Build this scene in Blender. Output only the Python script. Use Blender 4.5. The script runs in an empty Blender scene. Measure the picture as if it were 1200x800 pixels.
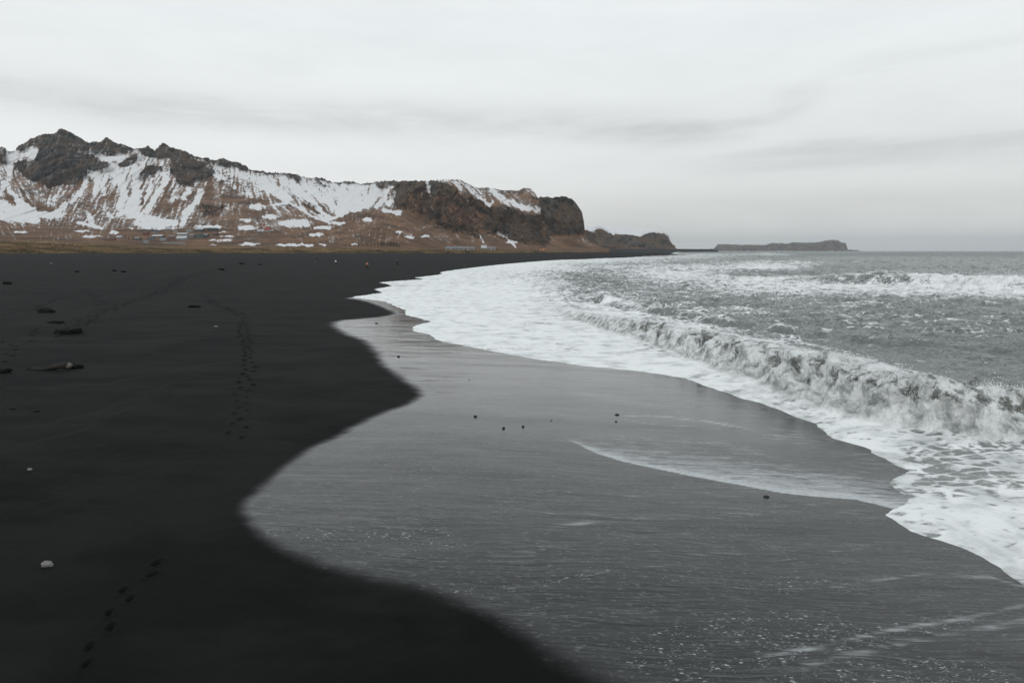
import bpy, bmesh, math, random
import numpy as np
from mathutils import Vector, Matrix
random.seed(7)
rng = np.random.default_rng(11)
R = math.radians
sc = bpy.context.scene
COL = sc.collection

# ------------------------------------------------------------------ camera
H = 5.0
F = 800.0                      # focal length in pixels of the 1200 px wide photo
PITCH = math.atan((400 - 294) / F)
cp, sp = math.cos(PITCH), math.sin(PITCH)
cam = bpy.data.cameras.new('camera'); camo = bpy.data.objects.new('camera', cam)
COL.objects.link(camo); camo.location = (0, 0, H)
camo.rotation_euler = (math.pi / 2 - PITCH, 0, 0)
cam.sensor_width = 36; cam.lens = 24.0; cam.clip_start = .1; cam.clip_end = 90000
sc.camera = camo

def ray(px, py):
    a = (np.asarray(px, float) - 600) / F
    v = (400 - np.asarray(py, float)) / F
    return a, cp + v * sp, v * cp - sp

def at_depth(px, py, D):
    a, b, c = ray(px, py); s = np.asarray(D, float) / b
    return a * s, b * s, H + c * s

def at_z(px, py, z=0.0):
    a, b, c = ray(px, py); s = (z - H) / c
    return a * s, b * s

# ------------------------------------------------------------------ numpy noise
_P = np.random.default_rng(3).permutation(512).astype(np.int64)
_A = np.random.default_rng(4).random(512) * 2 * np.pi
_GX, _GY = np.cos(_A).astype(np.float32), np.sin(_A).astype(np.float32)

def perlin(x, y, seed=0):
    x = np.asarray(x, np.float64); y = np.asarray(y, np.float64)
    xi = np.floor(x).astype(np.int64); yi = np.floor(y).astype(np.int64)
    xf = (x - xi).astype(np.float32); yf = (y - yi).astype(np.float32)
    u = xf * xf * xf * (xf * (xf * 6 - 15) + 10); v = yf * yf * yf * (yf * (yf * 6 - 15) + 10)
    def g(dx, dy):
        h = _P[(_P[(xi + dx + seed * 17) & 511] + yi + dy) & 511]
        return _GX[h] * (xf - dx) + _GY[h] * (yf - dy)
    a = g(0, 0); b = g(1, 0); c = g(0, 1); d = g(1, 1)
    return (a + u * (b - a) + v * ((c + u * (d - c)) - (a + u * (b - a)))) * 1.45

def fbm(x, y, o=4, seed=0, gain=.5, lac=2.03):
    s = 0; a = 1.0; n = 0
    for i in range(o):
        s = s + a * perlin(x, y, seed + i); n += a; a *= gain
        x = x * lac + 3.1; y = y * lac + 7.7
    return s / n

def ridged(x, y, o=4, seed=0, gain=.5):
    s = 0; a = 1.0; n = 0
    for i in range(o):
        s = s + a * (1 - 2 * np.abs(perlin(x, y, seed + i))); n += a; a *= gain
        x = x * 2.07 + 1.3; y = y * 2.07 + 5.7
    return s / n

def sst(a, b, x):
    t = np.clip((x - a) / (b - a), 0, 1); return t * t * (3 - 2 * t)

def polydist(x, y, pts):
    """unsigned distance, side sign (+ = right hand side of the direction of travel), arclength of the nearest point"""
    best = np.full(x.shape, 1e18, np.float64); side = np.ones(x.shape, np.float32); arc = np.zeros(x.shape, np.float32)
    L = 0.0
    n = len(pts) - 1
    for i in range(n):
        ax, ay = pts[i]; bx, by = pts[i + 1]
        dx, dy = bx - ax, by - ay; l2 = dx * dx + dy * dy; l = math.sqrt(l2)
        t = ((x - ax) * dx + (y - ay) * dy) / l2
        lo = -1e9 if i == 0 else 0; hi = 1e9 if i == n - 1 else 1
        t = np.clip(t, lo, hi)
        qx = x - (ax + t * dx); qy = y - (ay + t * dy)
        d = qx * qx + qy * qy
        m = d < best
        best = np.where(m, d, best)
        cr = dx * qy - dy * qx
        side = np.where(m, np.where(cr < 0, 1, -1), side); arc = np.where(m, L + t * l, arc)
        L += l
    return np.sqrt(best), side, arc

def inpoly(x, y, pts):
    c = np.zeros(x.shape, bool); n = len(pts)
    for i in range(n):
        x1, y1 = pts[i]; x2, y2 = pts[(i + 1) % n]
        if y1 == y2: continue
        m = ((y1 > y) != (y2 > y)) & (x < (x2 - x1) * (y - y1) / (y2 - y1) + x1)
        c ^= m
    return c

def dens(pts, k):
    """Catmull-Rom densification of a polyline"""
    p = np.array(pts, float); p = np.vstack([2 * p[0] - p[1], p, 2 * p[-1] - p[-2]])
    out = []
    for i in range(1, len(p) - 2):
        for j in range(k):
            t = j / k; a, b, c, d = p[i - 1], p[i], p[i + 1], p[i + 2]
            out.append(.5 * ((2 * b) + (c - a) * t + (2 * a - 5 * b + 4 * c - d) * t * t + (3 * b - a - 3 * c + d) * t ** 3))
    out.append(p[-2]); return [tuple(q) for q in out]

# ------------------------------------------------------------------ mesh helpers
def grid_mesh(name, X, Y, Z, keep=None, attrs=None, mat=None, smooth=True):
    n, m = X.shape
    idx = np.arange(n * m).reshape(n, m)
    q = np.stack([idx[:-1, :-1], idx[:-1, 1:], idx[1:, 1:], idx[1:, :-1]], -1).reshape(-1, 4)
    if keep is not None:
        k = keep[:-1, :-1] | keep[:-1, 1:] | keep[1:, 1:] | keep[1:, :-1]
        q = q[k.reshape(-1)]
        used = np.zeros(n * m, bool); used[q.reshape(-1)] = True
        remap = np.cumsum(used) - 1; q = remap[q]
    else:
        used = np.ones(n * m, bool)
    co = np.stack([X, Y, Z], -1).reshape(-1, 3)[used].astype(np.float32)
    me = bpy.data.meshes.new(name)
    me.vertices.add(len(co)); me.vertices.foreach_set('co', co.reshape(-1))
    me.loops.add(q.size); me.loops.foreach_set('vertex_index', q.reshape(-1).astype(np.int32))
    me.polygons.add(len(q)); me.polygons.foreach_set('loop_start', (np.arange(len(q)) * 4).astype(np.int32))
    me.update(calc_edges=True)
    me.polygons.foreach_set('use_smooth', np.full(len(q), smooth))
    for k, v in (attrs or {}).items():
        a = me.attributes.new(k, 'FLOAT', 'POINT')
        a.data.foreach_set('value', v.reshape(-1)[used].astype(np.float32))
    me.update()
    if mat: me.materials.append(mat)
    o = bpy.data.objects.new(name, me); COL.objects.link(o)
    return o

def struct(o): o['kind'] = 'structure'; return o
def tag(o, label, cat, group=None):
    o['label'] = label; o['category'] = cat
    if group: o['group'] = group
    return o
def bm_obj(name, bm, mat, parent=None, smooth=False):
    me = bpy.data.meshes.new(name); bm.to_mesh(me); bm.free(); me.materials.append(mat)
    if smooth:
        for p in me.polygons: p.use_smooth = True
    o = bpy.data.objects.new(name, me); COL.objects.link(o)
    if parent: o.parent = parent
    return o
def empty(name, loc, rz=0):
    o = bpy.data.objects.new(name, None); COL.objects.link(o); o.location = loc; o.rotation_euler = (0, 0, rz); return o

# ------------------------------------------------------------------ node helper
class NT:
    def __init__(s, nt): s.t = nt; s.l = nt.links
    def n(s, ty, **kw):
        nd = s.t.nodes.new(ty)
        for k, v in kw.items(): setattr(nd, k, v)
        return nd
    def put(s, sock, v):
        if isinstance(v, bpy.types.NodeSocket): s.l.new(v, sock)
        else: sock.default_value = v
    def m(s, op, *a, clamp=False):
        nd = s.n('ShaderNodeMath', operation=op, use_clamp=clamp)
        for i, v in enumerate(a): s.put(nd.inputs[i], v)
        return nd.outputs[0]
    def attr(s, name): return s.n('ShaderNodeAttribute', attribute_name=name).outputs['Fac']
    def ss(s, x, a, b):
        nd = s.n('ShaderNodeMapRange', interpolation_type='SMOOTHSTEP')
        s.put(nd.inputs[0], x); s.put(nd.inputs[1], a); s.put(nd.inputs[2], b); nd.inputs[3].default_value = 0; nd.inputs[4].default_value = 1
        return nd.outputs[0]
    def mr(s, x, a, b, c, d):
        nd = s.n('ShaderNodeMapRange'); s.put(nd.inputs[0], x)
        for i, v in enumerate((a, b, c, d)): s.put(nd.inputs[i + 1], v)
        return nd.outputs[0]
    def mix(s, f, a, b):
        nd = s.n('ShaderNodeMix', data_type='RGBA'); s.put(nd.inputs[0], f)
        for i, v in ((6, a), (7, b)):
            s.put(nd.inputs[i], v if isinstance(v, bpy.types.NodeSocket) else (*v, 1))
        return nd.outputs[2]
    def noise(s, vec, scale, detail=5, rough=.55, dist=0.0, out='Fac'):
        nd = s.n('ShaderNodeTexNoise'); s.l.new(vec, nd.inputs['Vector'])
        nd.inputs['Scale'].default_value = scale; nd.inputs['Detail'].default_value = detail
        nd.inputs['Roughness'].default_value = rough; nd.inputs['Distortion'].default_value = dist
        return nd.outputs[out]
    def vor(s, vec, scale, feature='F1', out='Distance', rnd=1):
        nd = s.n('ShaderNodeTexVoronoi', feature=feature); s.l.new(vec, nd.inputs['Vector'])
        nd.inputs['Scale'].default_value = scale; nd.inputs['Randomness'].default_value = rnd
        return nd.outputs[out]
    def mapping(s, vec, loc=(0, 0, 0), rot=(0, 0, 0), scale=(1, 1, 1)):
        nd = s.n('ShaderNodeMapping'); s.l.new(vec, nd.inputs[0])
        nd.inputs[1].default_value = loc; nd.inputs[2].default_value = rot; nd.inputs[3].default_value = scale
        return nd.outputs[0]
    def vadd(s, a, b, k=1.0):
        sc_ = s.n('ShaderNodeVectorMath', operation='SCALE'); s.l.new(b, sc_.inputs[0]); sc_.inputs[3].default_value = k
        ad = s.n('ShaderNodeVectorMath', operation='ADD'); s.l.new(a, ad.inputs[0]); s.l.new(sc_.outputs[0], ad.inputs[1])
        return ad.outputs[0]
    def bump(s, h, strength=1.0, dist=.01, normal=None):
        nd = s.n('ShaderNodeBump'); s.put(nd.inputs['Strength'], strength); s.put(nd.inputs['Distance'], dist); s.l.new(h, nd.inputs['Height'])
        if normal is not None: s.l.new(normal, nd.inputs['Normal'])
        return nd.outputs[0]

def material(name):
    m = bpy.data.materials.new(name); m.use_nodes = True; t = NT(m.node_tree)
    b = m.node_tree.nodes['Principled BSDF']
    return m, t, b
def coords(t): return t.n('ShaderNodeTexCoord').outputs['Object']
def simple(name, col, rough=.8, var=.25, scale=3.0, bumpd=.01):
    m, t, b = material(name); v = coords(t)
    n = t.noise(v, scale, 5, .6)
    t.put(b.inputs['Base Color'], t.mix(n, [c * (1 - var) for c in col], [min(1, c * (1 + var)) for c in col]))
    b.inputs['Roughness'].default_value = rough; b.inputs['Specular IOR Level'].default_value = .3
    t.put(b.inputs['Normal'], t.bump(n, .6, bumpd))
    return m

# ------------------------------------------------------------------ coast and beach height
# smooth coast line, metres, travelling away from the camera; sea on the right hand side
COAST = dens([(5, -40), (6, 0), (7.2, 10), (7.5, 20), (4, 30), (-3, 45), (-12, 75), (-15.5, 120), (-14, 170), (-6, 240),
              (8, 308), (28, 385), (58, 460), (136, 588), (200, 735), (222, 790), (250, 1000), (300, 1300), (520, 2200), (820, 3400), (1300, 6000), (3000, 14000)], 3)

def coast_u(x, y):
    d, s, _ = polydist(x, y, COAST)
    return -d * s          # inland distance, positive on land

def beach_z(u):
    return np.where(u > 0, 3.8 * (1 - np.exp(-np.maximum(u, 0) / 90)), u * .045 - .004 * np.maximum(-u - 4, 0))

def ground(px, py):
    """point where the view ray of a photo pixel meets the beach"""
    px = np.atleast_1d(np.asarray(px, float)); py = np.atleast_1d(np.asarray(py, float))
    z = np.zeros_like(px)
    for _ in range(40):
        x, y = at_z(px, py, z)
        z = .5 * z + .5 * np.minimum(beach_z(coast_u(x, y)), H - .6)
    return x, y, z
def gpts(pts, dz=0):
    p = np.array(pts, float); x, y, z = ground(p[:, 0], p[:, 1]); return list(zip(x, y))

# front edge of the swash foam (near to far)
EDGE_PX = [(1500, 905), (1300, 760), (1200, 687), (1171, 665), (1141, 648), (1104, 635), (1085, 628), (1067, 622), (1052, 610), (1040, 603),
           (1046, 597), (1062, 590), (1066, 583), (1056, 576), (1044, 567), (1048, 561), (1063, 551), (1040, 540), (1020, 527), (996, 519), (973, 513),
           (963, 503), (957, 497), (940, 491), (923, 485), (900, 475), (870, 467), (840, 457), (800, 442), (765, 437), (733, 433), (700, 430), (667, 426),
           (632, 421), (600, 416), (565, 409), (533, 403), (521, 401), (513, 399), (503, 392), (492, 390), (483, 387), (483, 383), (490, 380), (505, 377), (492, 373), (477, 369),
           (475, 363), (462, 358), (450, 353), (430, 350.5), (412, 348.5), (418, 347), (448, 343), (444, 341), (439, 339), (460, 334.8), (452, 332.5), (443, 331), (458, 329.6),
           (498, 327), (486, 325.3), (505, 323), (519, 321), (515, 319.5), (520, 318), (550, 314), (576, 311), (596, 309), (620, 307), (640, 305.4),
           (658, 304.4), (680, 304.0), (702, 302.8), (745, 301.8), (785, 300.9)]
EDGE = gpts(EDGE_PX) + [(200, 735), (222, 790), (250, 1000), (300, 1300), (520, 2200), (820, 3400), (1300, 6000), (3000, 14000)]
# limit of the glossy wet sand (near to far)
WET_PX = [(900, 900), (780, 830), (717, 800), (680, 783), (636, 753), (602, 729), (569, 711), (501, 690), (467, 680), (400, 667), (338, 645), (310, 630), (294, 612),
          (285, 592), (310, 567), (333, 547), (360, 527), (400, 507), (443, 487), (478, 474), (494, 463), (477, 447), (450, 427), (433, 403), (413, 394), (398, 387), (391, 380),
          (400, 375.5), (440, 372), (463, 367.5), (452, 361), (436, 355), (420, 351), (411, 348.8)]
WET = gpts(WET_PX) + [(-13.5, 84), (-12.5, 120), (-11, 170), (-3, 240), (12, 308), (34, 385), (64, 460)]
WET = dens(WET, 3)

# ------------------------------------------------------------------ world
def make_world():
    w = bpy.data.worlds.new('World'); sc.world = w; w.use_nodes = True
    t = NT(w.node_tree); bg = w.node_tree.nodes['Background']
    sky = t.n('ShaderNodeTexSky', sky_type='NISHITA'); sky.sun_disc = False
    sky.sun_elevation = R(38); sky.sun_rotation = R(200)
    sky.air_density = 1.0; sky.dust_density = 2.0
    d = t.n('ShaderNodeTexCoord').outputs['Generated']
    xyz = t.n('ShaderNodeSeparateXYZ'); t.l.new(d, xyz.inputs[0]); x, y, z = xyz.outputs
    az = t.m('ARCTAN2', x, y); el = t.m('ARCSINE', z)
    cv = t.n('ShaderNodeCombineXYZ'); t.put(cv.inputs[0], az); t.put(cv.inputs[1], t.m('MULTIPLY', el, 4.0))
    n1 = t.noise(cv.outputs[0], 2.2, 5, .55, .6); n2 = t.noise(t.mapping(cv.outputs[0], (3, 1, 7), (0, 0, .12), (1, 2.2, 1)), 3.1, 6, .6, .5)
    n3 = t.noise(t.mapping(cv.outputs[0], (9, 4, 2), (0, 0, -.1), (1, 1, 1)), 9, 6, .65, .4)
    ramp = t.n('ShaderNodeValToRGB'); r = ramp.color_ramp
    r.elements[0].position = 0; r.elements[0].color = (.72, .725, .70, 1)
    r.elements[1].position = 1; r.elements[1].color = (.66, .71, .74, 1)
    for p, c in ((.06, (.74, .748, .728)), (.17, (.755, .770, .758)), (.34, (.80, .825, .82)), (.6, (.81, .85, .86))):
        e = r.elements.new(p); e.color = (*c, 1)
    t.put(ramp.inputs[0], t.m('MULTIPLY', t.m('ABSOLUTE', el), 1.6))
    base = ramp.outputs[0]
    # brighter on the left near the horizon
    lf = t.m('MULTIPLY', t.ss(az, .35, -.5), t.ss(el, .30, .03))
    # stratus bands
    def band(center, slope, width, amp, a0, a1, b0, b1, wob, soft=1.0):
        c = t.m('ADD', t.m('MULTIPLY', az, slope), center)
        c = t.m('ADD', c, t.m('MULTIPLY', t.m('SUBTRACT', wob, .5), .075))
        q = t.m('DIVIDE', t.m('SUBTRACT', el, c), width)
        g = t.m('POWER', 2.718, t.m('MULTIPLY', t.m('MULTIPLY', q, q), -1.0))
        wx = t.m('MULTIPLY', t.ss(az, a0, a1), t.ss(az, b1, b0))
        return t.m('MULTIPLY', t.m('MULTIPLY', g, wx), amp)
    rise = t.m('MULTIPLY', t.ss(az, .28, .46), .045)
    b1 = band(.176, -.012,   .024, .19, -1.2, -.6, .10, .40, n1)
    elr = t.m('SUBTRACT', el, rise)
    q = t.m('DIVIDE', t.m('SUBTRACT', t.m('SUBTRACT', elr, .165), t.m('MULTIPLY', t.m('SUBTRACT', n2, .5), .09)), .017)
    b2 = t.m('MULTIPLY', t.m('POWER', 2.718, t.m('MULTIPLY', t.m('MULTIPLY', q, q), -1)), t.m('MULTIPLY', t.ss(az, .0, .25), t.ss(az, .44, .36)))
    b2 = t.m('MULTIPLY', b2, .14)
    b3 = band(.102, .035, .016, .14, .15, .42, .9, 1.3, n2)
    b4 = band(.062, .0, .018, .09, -.2, .2, .8, 1.2, n1)
    b5 = band(.205, .05, .010, .06, .35, .48, .7, .9, n2)
    dark = t.m('ADD', t.m('ADD', b1, b2), t.m('ADD', b3, t.m('ADD', b4, b5)))
    # large mottling of the cloud deck
    mott = t.m('ADD', t.m('MULTIPLY', t.m('SUBTRACT', n1, .5), .20), t.m('MULTIPLY', t.m('SUBTRACT', n3, .5), .09))
    dark = t.m('MULTIPLY', dark, t.mr(t.m('ADD', t.m('MULTIPLY', n3, .6), t.m('MULTIPLY', n2, .4)), .38, .62, .45, 1.35))
    f = t.m('SUBTRACT', t.m('ADD', 1.0, t.m('ADD', mott, t.m('MULTIPLY', lf, .16))), dark)
    sm = t.n('ShaderNodeVectorMath', operation='SCALE'); t.l.new(base, sm.inputs[0]); t.put(sm.inputs[3], t.m('MULTIPLY', f, 11.0))
    fin = t.mix(.93, sky.outputs[0], sm.outputs[0])
    t.l.new(fin, bg.inputs[0]); bg.inputs[1].default_value = .1
make_world()
sun = bpy.data.lights.new('sun', 'SUN'); sun.energy = .6; sun.angle = R(14); sun.color = (1, .96, .9)
so = bpy.data.objects.new('sun', sun); COL.objects.link(so)
so.rotation_euler = (R(52), 0, R(-20)); so.location = (0, 0, 50)
vs = sc.view_settings; vs.view_transform = 'Standard'; vs.look = 'None'; vs.exposure = 0; vs.gamma = 1

# ------------------------------------------------------------------ BEACH
def mat_sand():
    m, t, b = material('black_sand'); v = coords(t)
    wet = t.attr('wet'); film = t.attr('film'); track = t.attr('track'); speck = t.attr('speck'); along = t.attr('along')
    n_f = t.noise(v, 26, 4, .7); n_m = t.noise(v, 1.3, 5, .6); n_l = t.noise(v, .13, 4, .55)
    # wet limit, a little ragged
    wn = t.noise(t.mapping(v, scale=(1.0, 1.6, 1)), .9, 5, .6)
    w = t.ss(t.m('ADD', wet, t.m('MULTIPLY', t.m('SUBTRACT', wn, .5), .55)), .14, .84)
    dry = t.mix(t.m('MULTIPLY', n_m, n_f), (.0024, .0028, .0028), (.0085, .0091, .0087))
    dry = t.mix(t.m('MULTIPLY', t.ss(t.noise(t.mapping(vd_ := t.vadd(v, t.noise(v, .3, 3, .5, out='Color'), 1.2), scale=(.5, .9, 1)), .55, 6, .62), .40, .60), .42), dry, (.0185, .0192, .0180))
    dry = t.mix(t.m('MULTIPLY', t.ss(n_l, .42, .62), .35), dry, (.0115, .0118, .0105))
    dry = t.mix(t.m('MULTIPLY', track, .92), dry, (.0015, .0016, .0016))
    wetc = t.mix(n_f, (.006, .007, .0075), (.015, .0165, .017))
    col = t.mix(w, dry, wetc)
    # backwash striations: long, roughly across the view, bent along the attribute field
    vw = t.vadd(v, t.noise(v, .16, 3, .5, out='Color'), 1.5)
    st = t.noise(t.mapping(vw, rot=(0, 0, R(-6)), scale=(.38, 5.2, 1)), 1.0, 7, .62, .35)
    st2 = t.noise(t.mapping(vw, rot=(0, 0, R(9)), scale=(2.2, 15.0, 1)), 1.0, 5, .6, .4)
    # bubbles and foam specks on the film
    vv = t.mapping(v, rot=(0, 0, R(12)), scale=(.55, 1.35, 1))
    sp1 = t.ss(t.vor(vv, 13.0), .27, .14)
    spg = t.ss(t.noise(v, 5.0, 3, .6), .44, .56)
    sp1 = t.m('MAXIMUM', sp1, t.ss(t.vor(vv, 27.0), .25, .12))
    spm = t.m('MULTIPLY', t.m('MULTIPLY', sp1, spg), t.ss(t.m('ADD', speck, t.m('MULTIPLY', t.m('SUBTRACT', n_m, .5), .8)), .30, .62))
    # streaky foam film
    fl = t.m('ADD', film, t.m('MULTIPLY', t.m('SUBTRACT', st, .5), .9))
    fl = t.m('ADD', fl, t.m('MULTIPLY', t.m('SUBTRACT', st2, .5), 1.15))
    fl = t.m('MULTIPLY', t.ss(fl, .26, .98), t.ss(film, .02, .2))
    gr = t.noise(t.mapping(v, rot=(0, 0, R(10)), scale=(9, 17, 1)), 1.0, 3, .65)
    fl = t.m('MULTIPLY', fl, t.mr(gr, .3, .7, .65, 1.25))
    grain = t.m('MULTIPLY', t.ss(gr, .54, .68), t.mr(n_m, .3, .7, .05, .22))
    fl = t.m('MAXIMUM', fl, grain)
    foam = t.m('MAXIMUM', t.m('MULTIPLY', fl, .92), t.m('MULTIPLY', spm, .75))
    rl = t.noise(t.mapping(vw, rot=(0, 0, R(7)), scale=(1.5, 21, 1)), 1.0, 4, .6, .5)
    foam = t.m('MAXIMUM', foam, t.m('MULTIPLY', t.m('MULTIPLY', t.ss(rl, .54, .68), t.attr('along')), .27))
    foam = t.m('MULTIPLY', foam, w)
    col = t.mix(foam, col, (.52, .545, .55))
    t.put(b.inputs['Base Color'], col)
    rough = t.m('ADD', t.mr(w, 0, 1, .82, .24), t.m('MULTIPLY', foam, .4))
    bigst = t.noise(t.mapping(vw, rot=(0, 0, R(-3)), scale=(.10, .85, 1)), 1.0, 5, .6, .3)
    gl = t.attr('gloss')
    rough = t.m('SUBTRACT', rough, t.m('MULTIPLY', t.m('MULTIPLY', w, gl), .15))
    rough = t.m('ADD', rough, t.m('MULTIPLY', t.m('MULTIPLY', w, t.m('SUBTRACT', bigst, .5)), .55), clamp=True)
    rough = t.m('MAXIMUM', rough, .06)
    t.put(b.inputs['Roughness'], rough)
    t.put(b.inputs['Specular IOR Level'], t.mr(w, 0, 1, .10, .5))
    t.put(b.inputs['IOR'], t.mr(w, 0, 1, 1.4, t.mr(gl, 0, 1, 1.39, 1.68)))
    # relief
    g = t.n('ShaderNodeNewGeometry')
    h_dry = t.m('ADD', t.m('MULTIPLY', n_f, .018), t.m('MULTIPLY', t.noise(v, 5, 4, .6), .03))
    rp = t.m('ADD', t.m('MULTIPLY', st, .035), t.m('MULTIPLY', st2, .016))
    rp = t.m('ADD', rp, t.m('MULTIPLY', t.noise(t.mapping(v, rot=(0, 0, R(4)), scale=(5, 22, 1)), 1.0, 3, .6), .0042))
    h = t.m('ADD', t.m('MULTIPLY', h_dry, t.m('SUBTRACT', 1.0, w)), t.m('MULTIPLY', rp, w))
    h = t.m('ADD', h, t.m('MULTIPLY', foam, .008))
    t.put(b.inputs['Normal'], t.bump(h, t.mr(t.m('MULTIPLY', gl, w), 0, 1, .42, .10), 1.0))
    return m

def polar(px0, px1, dpx, rows, off=6.0):
    X = (np.arange(px0, px1 + dpx, dpx) - 600) / F
    y = np.array(rows, float)
    YY, XX = np.meshgrid(y, X, indexing='ij')
    return XX * (YY + off), YY.copy()

def rows_from_px(segs):
    """rows of ground distance, from a list of (py_start, py_end, step) going up towards the horizon"""
    ys = []
    for a, b, s in segs: ys += list(np.arange(a, b, -s))
    d = [at_z(600, p, 0.0)[1] for p in ys]
    return d

def build_beach():
    rows = [.2, 1.0, 1.8, 2.4, 2.9, 3.3] + rows_from_px([(1500, 800, 3.0), (800, 480, 1.3), (480, 340, .7), (340, 299, .4)])
    rows += list(np.geomspace(rows[-1] * 1.02, 25000, 50))
    X, Y = polar(-560, 1700, 1.5, rows)
    u = coast_u(X, Y)
    Z = beach_z(u).astype(np.float64)
    edged, edges, _ = polydist(X, Y, EDGE)
    dry = sst(0, 14, u)
    near = np.exp(-Y / 500)
    # soft undulations, berm and cusps
    Z += dry * near * (.10 * fbm(X / 9, Y / 12, 3, 5) + .025 * fbm(X / 1.5, Y / 2.2, 3, 9))
    Z += sst(60, 200, u) * .5 * fbm(X / 40, Y / 60, 4, 21) * np.exp(-Y / 1500)
    Z += .012 * fbm(X / 2.2, Y / .9, 3, 31) * near
    wd, wsd, _ = polydist(X, Y, WET)
    # distance scaled blur of the wet limit: sharper where the sheet of water has just left
    soft = np.interp(Y, [6, 9, 12, 20, 35, 60, 120], [.50, .36, .24, .36, .7, .8, 2.0])
    wet = np.clip(.5 + .5 * wd * wsd / soft, 0, 1)
    
    # small scarp where the sand leaves the wet sheet
    # foam film left by the last wave
    PX = 600 + F * X / np.maximum(Y, .5)
    film = np.zeros_like(X)
    S1 = gpts([(668, 516), (700, 531), (733, 541), (770, 549), (800, 555), (867, 567), (918, 577), (960, 581), (1003, 584), (1057, 597), (1085, 610)])
    d, s, a = polydist(X, Y, S1)
    on = sst(-2, 1.5, a)
    # crisp on the near side (right of travel), fading away from the camera
    film = np.maximum(film, on * np.where(s > 0, np.exp(-(d / .06) ** 2), np.maximum(np.exp(-(d / (.40 + .03 * a)) ** 1.2), .60 * np.exp(-(d / (2.6 - .05 * a)) ** 1.5))) * (.95 + .40 * sst(0, 6, a)))
    film = np.maximum(film, .20 * sst(0, 5, wd * wsd) * (.5 + .9 * fbm(X / 7, Y / 2.2, 3, 301)) + .05)
    S2 = gpts([(430, 400), (520, 415), (620, 430), (760, 455), (900, 500)])
    d, s, a = polydist(X, Y, S2); film = np.maximum(film, .30 * np.exp(-(d / 2.2) ** 2))
    S3 = gpts([(420, 440), (520, 450), (600, 452), (700, 462), (820, 490)])
    d, s, a = polydist(X, Y, S3); film = np.maximum(film, .36 * np.exp(-(d / 1.1) ** 2))
    for pts, wdt, amp in (([(722, 487), (760, 487), (820, 492), (880, 503)], .10, .7), ([(722, 490), (770, 497), (830, 501)], .08, .6),
                          ([(640, 515), (740, 512), (850, 520), (920, 540)], .5, .42),
                          ([(560, 590), (700, 585), (860, 575), (960, 573)], .35, .30),
                          ([(480, 600), (640, 602), (820, 596), (980, 590)], .16, .28),
                          ([(620, 618), (780, 606), (900, 600), (1020, 604)], .25, .32),
                          ([(780, 650), (900, 640), (1040, 640), (1130, 655)], .35, .30),
                          ([(860, 775), (960, 757), (1060, 735), (1140, 722), (1230, 702)], .08, .50),
                          ([(900, 790), (1000, 765), (1100, 745), (1230, 722)], .12, .42),
                          ([(520, 693), (580, 689), (640, 684), (720, 668), (800, 660)], .05, .34),
                          ([(960, 690), (1080, 672), (1160, 676), (1210, 690)], .10, .5)):
        d, s, a = polydist(X, Y, gpts(pts)); L = math.hypot(gpts(pts)[0][0] - gpts(pts)[-1][0], gpts(pts)[0][1] - gpts(pts)[-1][1])
        film = np.maximum(film, amp * np.exp(-(d / wdt) ** 2) * sst(-.5, .6, a) * sst(L + 1.5, L - .2, a))
    speck = .30 * sst(.5, 3, wd * wsd) * np.clip(.6 + 1.2 * fbm(X / 3, Y / 2, 3, 303), 0, 1.3)
    for pts, wdt, amp in (([(790, 800), (860, 775), (960, 757), (1030, 742), (1140, 722)], .17, 1.2), ([(515, 694), (580, 689), (640, 684), (720, 668)], .12, .85),
                          ([(300, 615), (400, 630), (500, 625), (560, 640)], .5, .62), ([(720, 780), (830, 740), (960, 730), (1100, 800)], .7, .62),
                          ([(850, 700), (950, 680), (1040, 700)], .4, .55), ([(880, 820), (1000, 790), (1200, 790)], .5, .6)):
        d, s, a = polydist(X, Y, gpts(pts)); L = math.hypot(gpts(pts)[0][0] - gpts(pts)[-1][0], gpts(pts)[0][1] - gpts(pts)[-1][1])
        speck = np.maximum(speck, amp * np.exp(-(d / wdt) ** 2) * sst(-.6, .5, a) * sst(L + .6, L - .5, a))
    rip = np.zeros_like(X)
    for pts, wdt in (([(1300, 760), (1150, 745), (1000, 780), (900, 810)], .9), ([(1150, 655), (1000, 640), (860, 630), (700, 640)], .8), ([(1050, 605), (900, 600), (700, 606), (520, 610)], .7), ([(1180, 690), (1060, 690), (900, 700)], .5)):
        d, s, a = polydist(X, Y, gpts(pts)); rip = np.maximum(rip, np.exp(-(d / wdt) ** 2) * (.6 + .8 * fbm(X / 1.5, Y / .7, 3, 305)))
    rip = np.clip(rip, 0, 1.2)
    gloss = sst(8, 27, Y)
    # footprints: pressed hollows with a low rim
    track = np.zeros_like(X)
    prints = []
    def trail(pts, step, jit, both=.12, size=1.0):
        p = np.array(dens(gpts(pts), 8)); seg = np.hypot(*np.diff(p, axis=0).T); L = np.concatenate([[0], np.cumsum(seg)])
        n = int(L[-1] / step)
        for i in range(n):
            s_ = (i + .5) * step; x = np.interp(s_, L, p[:, 0]); y = np.interp(s_, L, p[:, 1])
            x2 = np.interp(s_ + .3, L, p[:, 0]); y2 = np.interp(s_ + .3, L, p[:, 1]); a = math.atan2(y2 - y, x2 - x) if (x2, y2) != (x, y) else 1.5
            k = both if i % 2 else -both
            prints.append((x - math.sin(a) * k + random.gauss(0, jit), y + math.cos(a) * k + random.gauss(0, jit), a + random.gauss(0, .2), size * random.uniform(.8, 1.2) * .78))
    trail([(275, 517), (281, 487), (287, 457), (292, 430), (289, 405), (285, 385), (287, 372)], .48, .06, .15, 1.05)
    trail([(287, 372), (275, 366), (262, 361), (240, 352)], .7, .1, .15)
    trail([(85, 790), (118, 745), (150, 697), (178, 667), (213, 640)], .36, .05, .05, .72)
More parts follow.
